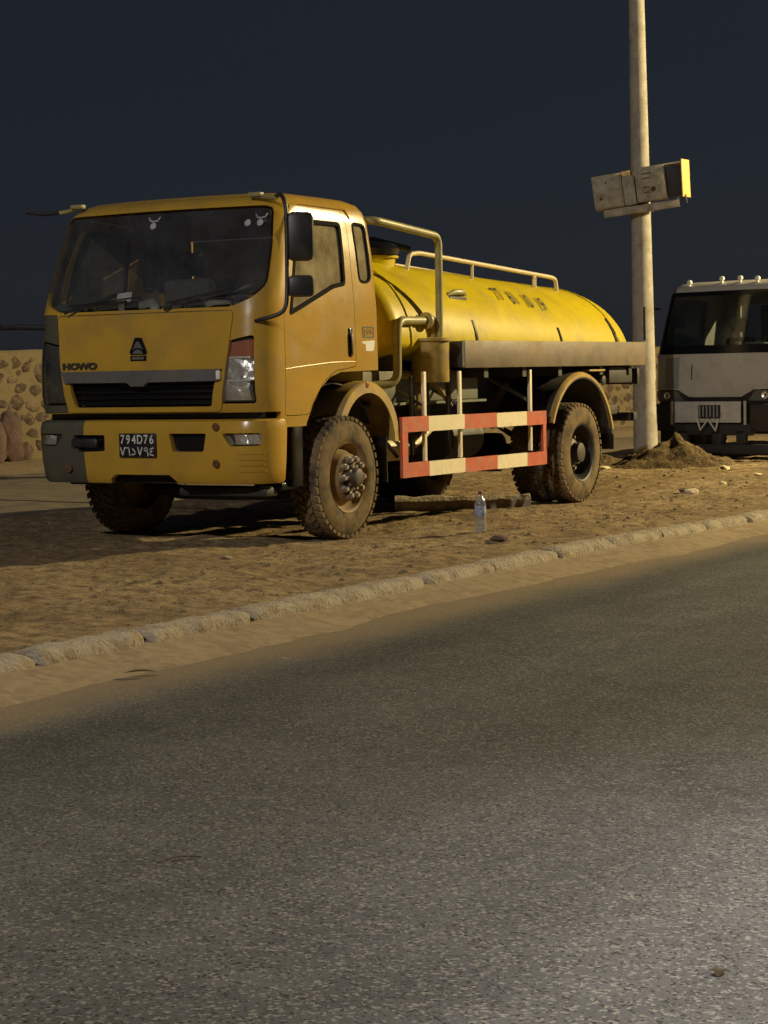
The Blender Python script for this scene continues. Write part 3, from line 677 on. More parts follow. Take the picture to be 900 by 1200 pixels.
bm = boolean(prism([(.31, 1.62), (.49, 1.62), (.49, 1.71), (.31, 1.71)], 'x', 1.117, 1.1235), [('DIFFERENCE', prism([(.32, 1.63), (.48, 1.63), (.48, 1.70), (.32, 1.70)], 'x', 1.1, 1.13))]); so_ = obj('stencil_frame', bm, M_ink, T)
bm = text_bm('J 515', .062, .001); bmesh.ops.transform(bm, matrix=side_M(1.1225, .40, 1.664), verts=bm.verts); obj('stencil_text', bm, M_ink, so_)
# cab interior
bm = B(); box(bm, (-1.04, -1.06, 1.42), (1.04, -.62, 1.86), .06); obj('dashboard', bm, M_dash, T)
for k in range(9):
    x = -.9+.21*k; bm = rock(k+3, random.uniform(.05, .13), .06, random.uniform(.03, .07)); bmesh.ops.translate(bm, vec=(x, -.95, 1.885), verts=bm.verts); obj('dashboard_clutter', bm, random.choice((M_seat, M_dash, M_boxw)), T)
for x in (-.55, .55):
    bm = B(); box(bm, (x-.27, -.25, 1.45), (x+.27, .28, 1.60), .05); s_ = obj('seat', bm, M_seat, T)
    bm = B(); box(bm, (x-.25, .20, 1.58), (x+.25, .34, 2.16), .06); obj('seat_back', bm, M_seat, s_)
    bm = B(); box(bm, (x-.13, .22, 2.18), (x+.13, .32, 2.38), .04); obj('headrest', bm, M_seat, s_)
bm = B(); lathe(bm, [(-.015, .2), (0, .215), (.015, .2), (0, .185)], (0, 0, 0), 'z', 32, closed=True); box(bm, (-.19, -.02, -.01), (.19, .02, .01)); o = obj('steering_wheel', bm, M_black, T); o.location = (.55, -.52, 1.93); o.rotation_euler = (R(38), 0, 0)
bm = B(); box(bm, (-1.07, -1.0, 1.362), (1.07, .54, 1.40)); obj('cab_floor', bm, M_chassis, T)
# mudguard over the front wheel
def arc_guard(cy, cz, r, a0, a1, x0, x1, th, n=22, lip=.05):
    bm = B(); rings = []
    for i in range(n+1):
        a = R(a0+(a1-a0)*i/n); c, s_ = math.cos(a), math.sin(a)
        def p(x, rr): return (x, cy+rr*c, cz+rr*s_)
        rings.append([p(x0, r), p(x1-.03, r), p(x1, r-.02), p(x1, r-lip), p(x1-.012, r-lip), p(x1-.014, r-th), p(x0, r-th)])
    ring_loft(bm, rings); bmesh.ops.recalc_face_normals(bm, faces=bm.faces); return bm
for s in (1, -1):
    bm = arc_guard(.42, .74, .53, 2, 155, .72, 1.105, .02, lip=.10)
    if s < 0: bmesh.ops.scale(bm, vec=(-1, 1, 1), verts=bm.verts); bmesh.ops.reverse_faces(bm, faces=bm.faces)
    fd = obj('front_mudguard', bm, M_fender, T)
    bm = arc_guard(.05, .56, .72, 30, 168, .45, .98, .02, lip=.03)
    if s < 0: bmesh.ops.scale(bm, vec=(-1, 1, 1), verts=bm.verts); bmesh.ops.reverse_faces(bm, faces=bm.faces)
    obj('arch_gap_sheet', bm, M_frit, T)  # black sheet added so the gap between door and mudguard stays dark
    bm = B(); lathe(bm, [(0, .022), (.012, .022), (.016, .010)], (0, 0, 0), 'z', 12); o = obj('marker_lamp', bm, M_amber, fd); o.matrix_local = Matrix.Translation((s*1.10, .40, 1.235)) @ Matrix.Rotation(R(90*s), 4, 'Y')
    bm = B(); tube(bm, [(s*1.06, .72, .78), (s*1.06, .95, .62)], .018, 8); box(bm, (s*.78, .705, .42), (s*1.1, .72, .80)); obj('mudflap', bm, M_frit, fd)
# wheels
def tyre(bm, xo, c, r=.5, w=.27, s=1):
    """outer sidewall plane at xo; grows inwards"""
    p = []
    for a, q in ((.012, .285), (.0, .30), (-.008, .34), (-.004, .40), (.010, .445), (.022, .468), (.045, .480), (w*.5, .486), (w-.045, .480), (w-.022, .468), (w-.01, .445), (w+.004, .40), (w+.008, .34), (w, .30), (w-.012, .285), (w-.02, .29), (.02, .29)):
        p.append((xo-s*a, q*r/.5))
    lathe(bm, [(a, q) for a, q in p], (0, c[1], c[2]), 'x', 56, closed=True)
    # tread lugs: shoulder blocks and centre ribs
    n = 42
    for k in range(n):
        for row in range(4):
            t = 2*math.pi*(k+(.5 if row % 2 else 0))/n
            a0, a1 = [(.008, .070), (.082, .130), (.142, .190), (.202, w-.008)][row]
            hgt = .5; da = 2*math.pi/n*.33; sk = .25*(1 if row % 2 else -1)*2*math.pi/n
            vs = []
            for a, tt in ((a0, t-da-sk), (a1, t-da+sk), (a1, t+da+sk), (a0, t+da-sk)):
                for hh in (.462, hgt):
                    edge = .022 if (hh == hgt and ((row == 0 and a == a0) or (row == 3 and a == a1))) else 0
                    rr = (hh-edge*.5)*r/.5; vs.append(bm.verts.new((xo-s*a, c[1]+rr*math.cos(tt), c[2]+rr*math.sin(tt))))
            for q in ((0, 2, 3, 1), (2, 4, 5, 3), (4, 6, 7, 5), (6, 0, 1, 7), (1, 3, 5, 7)): bm.faces.new([vs[i] for i in q])
    bmesh.ops.recalc_face_normals(bm, faces=bm.faces)
    return bm
def wheel(c, xo, s, front, parent, name='wheel', r=.5):
    bm = B(); k = r/.5
    if front:   # convex disc: rim well, then a dish that comes out to the nut circle
        prof = [(.02, .29), (.0, .288), (.012, .272), (.05, .262), (.075, .235), (.045, .205), (.0, .188), (-.012, .175), (-.012, .05), (-.012, .0005), (.1, .0005), (.12, .26), (.14, .288)]
    else:
        prof = [(.02, .29), (.0, .288), (.010, .272), (.05, .262), (.11, .255), (.145, .235), (.155, .15), (.15, .0005), (.19, .0005), (.19, .27), (.19, .288)]
    lathe(bm, [(xo-s*a, q*k) for a, q in prof], (0, c[1], c[2]), 'x', 44, closed=True)
    wr = obj(name, bm, M_rim if front else M_rimdark, parent)
    bm = B(); tyre(bm, xo, c, r, .27, s); obj('tyre', bm, M_tyre, wr, 50)
    base = xo+s*.012 if front else xo-s*.155
    bm = B()
    if front: lathe(bm, [(0, .105), (s*.035, .10), (s*.06, .075), (s*.085, .068), (s*.095, .045), (s*.092, .0005)], (base, c[1], c[2]), 'x', 28)
    else: lathe(bm, [(0, .14), (s*.05, .135), (s*.07, .10), (s*.14, .095), (s*.15, .06), (s*.15, .0005)], (base, c[1], c[2]), 'x', 28)
    obj('hub', bm, M_hubdark, wr)
    for i in range(10):
        t = 2*math.pi*i/10; rr = .150 if front else .165
        bm = B(); lathe(bm, [(0, .031), (s*.034, .029), (s*.036, .020), (s*.056, .018)], (base-s*.002, c[1]+rr*math.cos(t), c[2]+rr*math.sin(t)), 'x', 6); obj('wheel_nut', bm, M_nut, wr)
        if front:
            bm = B(); lathe(bm, [(0, .017), (s*.022, .014)], (base+s*.03, c[1]+.090*math.cos(t), c[2]+.090*math.sin(t)), 'x', 6); obj('hub_bolt', bm, M_nut, wr)
    return wr
for s in (1, -1):
    wheel((0, 0, .5), s*1.15, s, True, T); wheel((0, 4.6, .5), s*1.13, s, False, T); wheel((0, 4.6, .5), s*.82, s, False, T)
# chassis
def part(name, m, *boxes, bev=0, parent=T):
    bm = B()
    for lo, hi in boxes: box(bm, lo, hi, bev)
    return obj(name, bm, m, parent)
for s in (1, -1): part('chassis_rail', M_chassis, ((s*.34, -.95, .80), (s*.42, 6.3, 1.06)))
for y in (-.85, .9, 2.4, 3.6, 5.6, 6.2): part('cross_member', M_chassis, ((-.335, y-.05, .82), (.335, y+.05, 1.03)))
bm = B(); tube(bm, [(-.85, 0, .42), (-.5, 0, .36), (.5, 0, .36), (.85, 0, .42)], .06, 10); obj('front_axle', bm, M_chassis, T)
bm = B(); tube(bm, [(-.95, 4.6, .5), (-.25, 4.6, .5), (-.2, 4.6, .5), (.2, 4.6, .5), (.25, 4.6, .5), (.95, 4.6, .5)], [.075, .09, .2, .2, .09, .075], 14); tube(bm, [(0, 4.6, .52), (0, .6, .75)], .06, 10); obj('rear_axle', bm, M_chassis, T)
for s in (1, -1):
    bm = B()
    for k in range(5): tube(bm, [(s*.5, 4.6-.75+k*.1, .82-k*.03), (s*.5, 4.6, .62-k*.018), (s*.5, 4.6+.75-k*.1, .82-k*.03)], .022, 6)
    obj('leaf_spring', bm, M_chassis, T)
    bm = B()
    for k in range(4): tube(bm, [(s*.46, -.6+k*.1, .72-k*.02), (s*.46, 0, .5-k*.02), (s*.46, .6-k*.1, .72-k*.02)], .02, 6)
    obj('leaf_spring', bm, M_chassis, T)
part('engine', M_chassis, ((-.35, -.75, .62), (.35, .55, 1.34)), bev=.04)
part('gearbox', M_chassis, ((-.22, .55, .60), (.22, 1.4, .98)), bev=.04)
part('undertray', M_frit, ((-.98, -1.10, .50), (1.0, -.88, .97)), bev=.03)
part('gap_dark_strip', M_frit, ((-1.02, -1.05, .98), (1.02, -.93, 1.10)), bev=.01)  # black strip added to darken the gap between cab and bumper
part('step_box', M_frit, ((.72, -.74, .46), (1.10, -.60, 1.0)), ((.80, -.86, .44), (1.06, -.60, .50)), bev=.012)
part('step_box', M_chassis, ((-1.10, -.74, .46), (-.72, -.60, 1.0)), bev=.012)
part('valance', M_chassis, ((.20, -1.02, .40), (1.02, -.84, .475)), bev=.02)
# subframe, deck and side beams of the bed
part('subframe', M_chassis, ((-.46, .8, 1.065), (-.36, 6.25, 1.30)), ((.36, .8, 1.065), (.46, 6.25, 1.30)))
part('deck', M_chassis, ((-1.085, 2.10, 1.365), (1.085, 6.24, 1.388)))
for s in (1, -1):
    bb = part('bed_beam', M_bed, ((s*1.09, 2.085, 1.36), (s*1.135, 6.275, 1.605)), bev=.006)
    part('beam_end', M_chassis, ((s*1.0, 2.04, 1.37), (s*1.13, 2.083, 1.60)), parent=bb)
part('bed_tail', M_bed, ((-1.085, 6.245, 1.36), (1.085, 6.285, 1.60)), bev=.004)
for y in (2.6, 3.4, 4.2, 5.2, 5.95): part('bed_cross_bar', M_chassis, ((-1.08, y-.04, 1.27), (1.08, y+.04, 1.368)))
bm = B(); tube(bm, [(1.125, 6.24, 1.62), (1.125, 6.24, 1.98)], .014, 6); obj('bed_stake', bm, M_chassis, T)
part('tail_box', M_chassis, ((.55, 5.45, 1.18), (1.06, 6.05, 1.35)), bev=.01); part('tail_lamp_box', M_chassis, ((.62, 6.24, 1.16), (1.04, 6.30, 1.33)), bev=.01)
part('underrun_bar', M_chassis, ((-1.02, 6.18, .77), (1.02, 6.26, .86)), ((-.5, 6.19, .86), (-.42, 6.25, 1.1)), ((.42, 6.19, .86), (.5, 6.25, 1.1)), bev=.006)
part('underrun_bracket', M_chassis, ((.35, 5.2, .85), (.95, 5.9, .95)), bev=.01)
for s in (1, -1):
    bm = arc_guard(4.62, .50, .80, 12, 154, .52, 1.13, .02, lip=.06)
    if s < 0: bmesh.ops.scale(bm, vec=(-1, 1, 1), verts=bm.verts); bmesh.ops.reverse_faces(bm, faces=bm.faces)
    rm = obj('rear_mudguard', bm, M_chassis, T)
    bm = arc_guard(4.62, .50, .804, 16, 156, 1.09, 1.135, .03, lip=.05)
    if s < 0: bmesh.ops.scale(bm, vec=(-1, 1, 1), verts=bm.verts); bmesh.ops.reverse_faces(bm, faces=bm.faces)
    obj('guard_rim', bm, M_fender, rm)
    bm = B(); box(bm, (s*.55, 5.39, .50), (s*1.12, 5.405, .70)); obj('mudflap', bm, M_frit, rm)
    bm = B(); lathe(bm, [(0, .05), (s*.02, .05), (s*.025, .03)], (s*1.115, 5.14, 1.21), 'x', 14); obj('marker_lamp', bm, M_black, rm)
    for y in (4.2, 5.05): part('guard_stay', M_chassis, ((s*.5, y-.02, 1.2), (s*.54, y+.02, 1.37)), parent=rm)
part('fender_plate', M_fender, ((.86, 4.86, 1.305), (1.10, 5.25, 1.325)), bev=.004)
# side guards
for s in (1, -1):
    gd = empty('side_guard'); gd.parent = T
    ys_ = [.93, 1.40, 2.07, 2.71, 3.34, 3.77]
    for z0, z1 in ((.825, .955), (.44, .565)):
        for i in range(5):
            bm = B(); box(bm, (s*1.10, ys_[i]+.001, z0-.004*i), (s*1.128, ys_[i+1]-.001, z1-.004*i)); obj('rail_band', bm, M_red if i % 2 == 0 else M_white, gd)
    bm = B(); box(bm, (s*1.099, .935, .555), (s*1.126, 1.03, .835)); obj('end_bar', bm, M_red, gd)
    bm = B(); box(bm, (s*1.099, 3.70, .545), (s*1.126, 3.765, .815)); obj('end_bar', bm, M_red, gd)
    for y in (1.40, 2.06, 3.50):
        bm = B(); box(bm, (s*1.068, y-.02, .565), (s*1.097, y+.022, 1.335), .003); obj('guard_post', bm, M_white, gd)
        bm = B(); tube(bm, [(s*1.07, y-.03, 1.05), (s*.62, y-.03, 1.28)], .018, 6); obj('guard_stay', bm, M_box, gd)
    for y in (1.33, 2.0):
        bm = B(); box(bm, (s*1.0, y-.045, .62), (s*1.03, y-.0, 1.30)); obj('guard_back_post', bm, M_chassis, gd)
# tank on the bed
TA, TB, TZ, TT = .95, .80, 1.60, .037
def tank_pt(y, t, k=1., d=0.):
    zm = TZ-TT*(y-1); s_ = math.sin(t)
    return (((TA+d)*k)*math.cos(t), y, zm+((TB+d)*k*s_ if s_ >= 0 else max(.02, zm-1.395)*k*s_))
def tank_s(y):
    if y < 1.25: return math.sqrt(max(0, 1-((1.25-y)/.32)**2))
    if y > 6.05: return math.sqrt(max(0, 1-((y-6.05)/.92)**2))**.92
    return 1.
bm = B(); rings = []
yy = [.932, .945, .965, 1.0, 1.05, 1.1, 1.15, 1.2, 1.25]+fr(1.45, 6.05, .2)+[6.05+.92*math.sin(R(a)) for a in range(8, 90, 6)]+[6.969]
for y in yy: rings.append([tank_pt(y+.004*mn.noise(Vector((y*3, k*.3, 2))), 2*math.pi*k/64, max(.02, tank_s(y))*(1+.006*mn.noise(Vector((math.cos(k/64*6.283)*2, math.sin(k/64*6.283)*2, y*.9))))) for k in range(64)])
ring_loft(bm, rings); bmesh.ops.recalc_face_normals(bm, faces=bm.faces); tk = obj('tank', bm, M_tank, T, 60)
for y, wd_ in ((1.45, .022), (6.0, .012)):
    bm = B(); rings = []
    for (a, d) in ((-wd_, .001), (-wd_*.6, .010), (wd_*.6, .010), (wd_, .001)): rings.append([tank_pt(y+a, 2*math.pi*k/64, tank_s(y), d) for k in range(64)])
    ring_loft(bm, rings, cap=False); bmesh.ops.recalc_face_normals(bm, faces=bm.faces); obj('weld_band', bm, M_tank, tk)
for y, z0, z1, wd_ in ((2.68, 1.55, 1.80, .016), (4.55, 1.55, 1.75, .010), (5.95, 1.5, 1.86, .010)):
    bm = B(); zz = fr(z0, z1, .04); a, b = [], []
    for z in zz:
        t = math.asin(max(-1, min(1, (z-TZ+TT*(y-1))/TB))); x = TA*math.cos(t)*tank_s(y)
        a.append((x, z)); b.append((x+.014, z))
    rings = [[(p[0]-.005, y-wd_, p[1]), (p[0]-.005, y+wd_, p[1]), (q[0], y+wd_, q[1]), (q[0], y-wd_, q[1])] for p, q in zip(a, b)]
    ring_loft(bm, rings); bmesh.ops.recalc_face_normals(bm, faces=bm.faces); obj('tank_strap', bm, M_frit, tk)
# painted number on the tank, wrapped round its skin
for i, wrd in enumerate(('77', '61', '10', '19')):
    bm = text_bm(wrd, .25, .0, 1.16, .0, .003)
    if i != 2: pass
    bmesh.ops.triangulate(bm, faces=bm.faces); bmesh.ops.subdivide_edges(bm, edges=bm.edges, cuts=3, use_grid_fill=True)
    for v in bm.verts:
        y = 3.66+i*.285+v.co.x*.64+v.co.y*.36; t = math.asin((2.06-TZ+TT*(y-1))/TB-.035*i)+v.co.y*1.25
        v.co = Vector(tank_pt(y, t, 1., .009))
    obj('painted_number', bm, M_stencil, tk, 80)
# lifting lug
bm = B(); t = math.asin((2.03-TZ+TT*1.65)/TB); p = Vector(tank_pt(2.65, t)); n = Vector((math.cos(t)/TA, 0, math.sin(t)/TB)).normalized()
tube(bm, [p+Vector((0, -.20, -.01)), p+n*.035+Vector((0, -.08, 0)), p+n*.045+Vector((0, .08, 0)), p+Vector((0, .21, .01))], [.008, .028, .028, .008], 8); obj('lifting_lug', bm, M_pipe, tk)
bm = B(); box(bm, (p.x-.01, p.y-.18, p.z-.055), (p.x+.035, p.y+.16, p.z-.012), .008); obj('lug_base', bm, M_chassis, tk)
# manhole and top rails
zt = TZ+TB-TT*1.2
bm = B(); lathe(bm, [(-.1, .24), (.015, .24), (.02, .27), (.04, .27), (.045, .25)], (.10, 2.2, zt), 'z', 28); mh = obj('manhole', bm, M_tank, tk)
bm = B(); lathe(bm, [(.046, .29), (.10, .31), (.15, .26), (.17, .10), (.17, .0005)], (.10, 2.15, zt), 'z', 24); tube(bm, [(-.2, 1.95, zt+.15), (.15, 2.2, zt+.19), (.42, 2.40, zt+.10)], .03, 8); obj('manhole_cover', bm, M_frit, tk)
for s in (1, -1):
    def top(y, x): return TZ+TB*math.sqrt(1-(x/TA)**2)-TT*(y-1)
    x = .40*s; bm = B(); tube(bm, [(x, 2.36, top(2.36, x)-.02), (x, 2.42, top(2.4, x)+.14), (x, 2.60, top(2.6, x)+.165), (x, 5.46, top(5.46, x)+.135), (x, 5.58, top(5.6, x)+.12), (x, 5.60, top(5.6, x)-.02)], .022, 10, .05); rl = obj('top_rail', bm, M_rail, tk)
    bm = B(); tube(bm, [(x, 3.67, top(3.67, x)-.02), (x, 3.67, top(3.67, x)+.15)], .016, 8); obj('rail_post', bm, M_rail, rl)
    bm = B(); box(bm, (x-.01, 5.03, top(5.03, x)-.02), (x+.01, 5.045, top(5.03, x)+.11)); box(bm, (x-.01, 5.075, top(5.03, x)-.02), (x+.01, 5.09, top(5.03, x)+.11)); box(bm, (x-.01, 5.03, top(5.03, x)+.11), (x+.01, 5.09, top(5.03, x)+.128)); obj('lifting_eye', bm, M_rail, tk)
# pipework behind the cab
bm = B(); tube(bm, [(1.0, 1.86, 1.60), (1.0, 1.87, 2.52), (1.0, .74, 2.60), (.2, .72, 2.61)], .034, 12, .10); obj('overhead_pipe', bm, M_pipe, T)
bm = B(); tube(bm, [(.96, 1.74, 1.78), (.96, 1.17, 1.775), (.96, 1.16, 1.24), (.80, .86, 1.22)], .038, 12, .11); pp = obj('suction_pipe', bm, M_pipe, T)
bm = B(); lathe(bm, [(-.05, .045), (-.045, .075), (-.015, .075), (-.01, .05), (.03, .05)], (.96, 1.72, 1.78), 'y', 16); tube(bm, [(.95, 1.82, 1.62), (.95, 1.82, 1.80), (.95, 1.74, 1.79)], .04, 10, .05); obj('pipe_flange', bm, M_drum, pp)
bm = B(); lathe(bm, [(1.24, .162), (1.25, .168), (1.60, .168), (1.602, .195), (1.625, .195), (1.627, .15), (1.64, .0005)], (.95, 1.77, 0), 'z', 32); dr = obj('filter_drum', bm, M_drum, T)
bm = B(); tube(bm, [(1.0, 1.95, 1.33), (1.01, 1.955, 1.50)], .018, 8); obj('sight_glass', bm, M_rail, dr)
bm = B(); tube(bm, [(.80, 1.38, 1.30), (.80, 1.60, 1.30)], .05, 12); obj('drum_inlet', bm, M_drum, dr)
bm = B(); tube(bm, [(1.0, 1.45, 1.02), (.9, 1.65, 1.24)], .02, 6); tube(bm, [(1.0, 2.06, 1.02), (.92, 1.88, 1.24)], .02, 6); obj('drum_bracket', bm, M_drum, dr)
part('tool_box', M_box, ((.42, .78, 1.075), (.84, 2.9, 1.345)), bev=.012)
part('tool_box_shelf', M_box, ((.45, .76, 1.05), (.90, 2.95, 1.072)))
part('pump_backing', M_chassis, ((.46, 1.3, 1.35), (.80, 1.52, 1.66)), bev=.01)
# clutter below the deck
bm = B(); lathe(bm, [(-.30, .02), (-.28, .11), (.26, .11), (.30, .02)], (.62, 1.5, .66), 'y', 20); obj('air_tank', bm, M_rail, T)
bm = B(); lathe(bm, [(-.32, .02), (-.30, .2), (.30, .2), (.32, .02)], (.62, 2.75, .72), 'y', 24); obj('fuel_tank', bm, M_chassis, T)
bm = B(); tube(bm, [(.7, 1.75, .62), (.7, 2.3, .86)], .035, 8); obj('exhaust_pipe', bm, M_rail, T)
part('battery_box', M_chassis, ((-.95, 1.0, .55), (-.5, 1.7, 1.0)), bev=.02); part('hanger_plate', M_boxw, ((.50, 2.25, .80), (.515, 2.55, 1.06)), ((.48, 1.15, .85), (.5, 1.4, 1.06)))
bm = B(); tube(bm, [(.86, 1.85, 1.24), (.86, 1.86, 1.0), (.75, 1.9, .75), (.5, 2.0, .7)], .028, 8, .12); obj('hose', bm, M_frit, T)

# ------------------------------------------------------------------ WHITE TRUCK behind the post
T2 = empty('parked_truck', (-.62, 13.1, -.05), R(-12), label='white flat-fronted truck with roof marker lamps parked behind the concrete post', cat='truck')
CAB2 = [(.60, -.02, 1.75, 1.06, .20, .1, .03), (1.0, -.05, 1.75, 1.10, .22, .1, .04), (1.52, -.03, 1.75, 1.10, .24, .1, .05), (1.62, 0, 1.75, 1.095, .24, .1, .05), (2.40, .22, 1.75, 1.03, .24, .1, .06),
        (2.50, .27, 1.74, 1.0, .24, .12, .06), (2.56, .36, 1.70, .95, .24, .12, .05), (2.585, .5, 1.6, .8, .2, .12, .03)]
S2 = shell(CAB2, 0, .035)
Q_ws = rnd([(-1.0, 1.56), (1.0, 1.56), (1.03, 1.75), (.95, 2.44), (-.95, 2.44), (-1.03, 1.75)], .05, 3)
f2 = lambda P, hi=.75: prism(P, 'y', -.6, hi)
Q_side = rnd([(.36, 1.62), (.56, 2.35), (1.3, 2.35), (1.3, 1.62)], .05, 3)
Q_gr = [(-1.3, .60), (1.3, .60), (1.3, 1.06), (.62, 1.06), (.40, .955), (-.40, .955), (-.62, 1.06), (-1.3, 1.06)]
def s2(P, s): return prism(P, 'x', .8, 1.4) if s > 0 else prism(P, 'x', -1.4, -.8)
body2 = boolean(cp(S2), [('DIFFERENCE', f2(Q_ws)), ('DIFFERENCE', s2(Q_side, 1)), ('DIFFERENCE', s2(Q_side, -1)), ('DIFFERENCE', f2(Q_gr, .3)),
                         ('DIFFERENCE', prism([(-.7, 1.75), (.7, 1.75), (.7, 2.28), (-.7, 2.28)], 'y', 1.5, 2.0)), ('DIFFERENCE', prism([(1.0, .3), (1.9, .3), (1.9, 1.12), (.45, 1.12), (.45, .6)], 'x', -1.5, 1.5))])
obj('cab', body2, M_w2, T2)
obj('windscreen_border', boolean(shell(CAB2, .002, .03), [('INTERSECT', boolean(f2(inset(Q_ws, .001)), [('DIFFERENCE', prism(rnd([(-.94, 1.68), (.94, 1.68), (.96, 1.78), (.90, 2.38), (-.90, 2.38), (-.96, 1.78)], .05, 3), 'y', -.7, .8))]))]), M_frit, T2)
obj('windscreen', boolean(shell(CAB2, .010, .016), [('INTERSECT', f2(inset(Q_ws, .02)))]), M_ws2, T2)
for s in (1, -1): obj('side_window', boolean(shell(CAB2, .010, .016), [('INTERSECT', s2(inset(Q_side, -.01), s))]), M_ws2, T2)
obj('grille_panel', boolean(shell(CAB2, .02, .05), [('INTERSECT', f2(inset(Q_gr, .002), .3))]), M_black, T2)
obj('panel_patch', boolean(shell(CAB2, -.002, .01), [('INTERSECT', f2([(-.86, 1.07), (-.62, 1.07), (-.60, 1.52), (-.84, 1.515)], .3))]), M_w2g, T2)
for s in (1, -1):
    P = [(s*.52, .90), (s*1.06, .90), (s*1.08, 1.045), (s*.64, 1.045)]
    if s < 0: P = P[::-1]
    o = obj('headlight', boolean(shell(CAB2, .0, .03), [('INTERSECT', f2(P, .3))]), M_grey, T2)
    bm = B(); lathe(bm, [(0, .03), (-.015, .055), (-.02, .05), (-.005, .02)], (s*.80, -.075, .975), 'y', 16, closed=True); obj('lamp_bowl', bm, M_chrome, o)
    bm = B(); tube(bm, [(s*.42, -.085, .965), (s*.62, -.075, 1.065), (s*.92, -.04, 1.075)], .012, 6); obj('grille_trim', bm, M_w2p, T2)
bm = B(); tube(bm, [(-.38, -.02, 1.45), (-.38, -.09, 1.40), (-.385, -.095, 1.20)], .006, 6); obj('washer_hose', bm, M_frit, T2)
for x in (-.66, -.12, .18, .46, .74):
    bm = B(); lathe(bm, [(-.025, .015), (-.015, .034), (.025, .034), (.03, .015)], (x, .30, 2.62-.06*abs(x)), 'y', 14); box(bm, (x-.015, .29, 2.50), (x+.015, .32, 2.62-.06*abs(x))); obj('marker_lamp', bm, M_lampw, T2)
for x in (-.45, -.25, .3, .6): part('roof_lens', M_rail, ((x-.09, .34, 2.535-.03*abs(x)), (x+.09, .42, 2.575-.03*abs(x))), bev=.012, parent=T2)
part('pale_panel', M_w2p, ((-.60, -.20, .60), (.48, -.175, .895)), bev=.008, parent=T2)
for x in (-.66, .54): part('panel_bracket', M_w2p, ((x-.018, -.19, .57), (x+.018, -.16, .90)), bev=.004, parent=T2)
np_ = part('number_plate', M_plate, ((-.20, -.215, .66), (.16, -.203, .845)), bev=.003, parent=T2)
for i in range(6): part('plate_stroke', M_w2g, ((-.185+i*.058, -.219, .675+.01*(i % 2)), (-.160+i*.058, -.2155, .835)), parent=np_)
bm = B(); tube(bm, [(-.20, -.235, .655), (-.15, -.235, .50), (-.02, -.24, .645), (.10, -.235, .49), (.14, -.235, .65)], .016, 8); o = obj('tow_rope', bm, M_lampw, T2)
part('bumper', M_chassis, ((-1.08, -.17, .48), (-.64, -.02, .86)), ((.60, -.17, .48), (1.08, -.02, .86)), ((-.64, -.12, .42), (.60, 0, .60)), bev=.03, parent=T2)
part('lower_bar', M_chassis, ((-1.05, -.14, .17), (1.05, -.02, .30)), ((-.9, -.12, .28), (-.45, -.03, .5)), ((.35, -.12, .28), (.5, -.03, .5)), ((-.05, -.12, .28), (.12, -.03, .5)), bev=.015, parent=T2)
for s in (1, -1): part('mirror', M_black, ((s*1.16, .02, 1.72), (s*1.34, .10, 2.25)), ((s*1.0, .05, 2.2), (s*1.18, .08, 2.23)), bev=.015, parent=T2)
part('dashboard', M_dash, ((-1.0, .12, 1.25), (1.0, .48, 1.66)), bev=.04, parent=T2)
for x in (-.5, .52):
    s_ = part('seat', M_seat, ((x-.25, .9, 1.1), (x+.25, 1.4, 1.28)), bev=.04, parent=T2)
    bm = B(); box(bm, (x-.23, 1.32, 1.25), (x+.23, 1.45, 1.80), .05); obj('seat_back', bm, M_seat, s_)
    bm = rock(2, .15, .08, .14, .1); bmesh.ops.translate(bm, vec=(x, 1.38, 1.95), verts=bm.verts); obj('headrest', bm, M_black, s_)
bm = B(); lathe(bm, [(-.015, .2), (0, .215), (.015, .2), (0, .185)], (0, 0, 0), 'z', 28, closed=True); o = obj('steering_wheel', bm, M_black, T2); o.location = (.52, .68, 1.74); o.rotation_euler = (R(40), 0, 0)
part('rear_curtain', M_inner, ((-.3, 1.62, 1.55), (.95, 1.66, 2.26)), bev=.01, parent=T2)
for lo, hi in (((-.12, .50, 1.93), (-.05, .54, 2.06)), ((.1, .52, 1.665), (.42, .66, 1.71)), ((-.05, .50, 1.66), (.03, .56, 1.73))): part('white_cloth', M_paper, (lo, hi), bev=.015, parent=T2)
for s in (1, -1): part('chassis_rail', M_chassis, ((s*.34, .1, .62), (s*.44, 6.6, .85)), parent=T2)
for y_, f in ((1.05, True), (5.0, False)):
    for s in (1, -1): wheel((0, y_, .46), s*1.06, s, f, T2, r=.46)
bm = B(); tube(bm, [(-.9, 1.05, .46), (.9, 1.05, .46)], .06, 8); tube(bm, [(-.9, 5.0, .46), (.9, 5.0, .46)], .08, 8); obj('axle', bm, M_chassis, T2)
part('cargo_bed', M_w2p, ((-1.1, 2.0, .95), (1.1, 6.8, 1.05)), ((-1.1, 2.0, 1.055), (-1.05, 6.8, 1.5)), ((1.05, 2.0, 1.055), (1.1, 6.8, 1.5)), ((-1.045, 2.0, 1.055), (1.045, 2.05, 1.6)), bev=.008, parent=T2)
part('engine', M_chassis, ((-.4, .2, .45), (.4, 1.7, 1.05)), bev=.04, parent=T2)

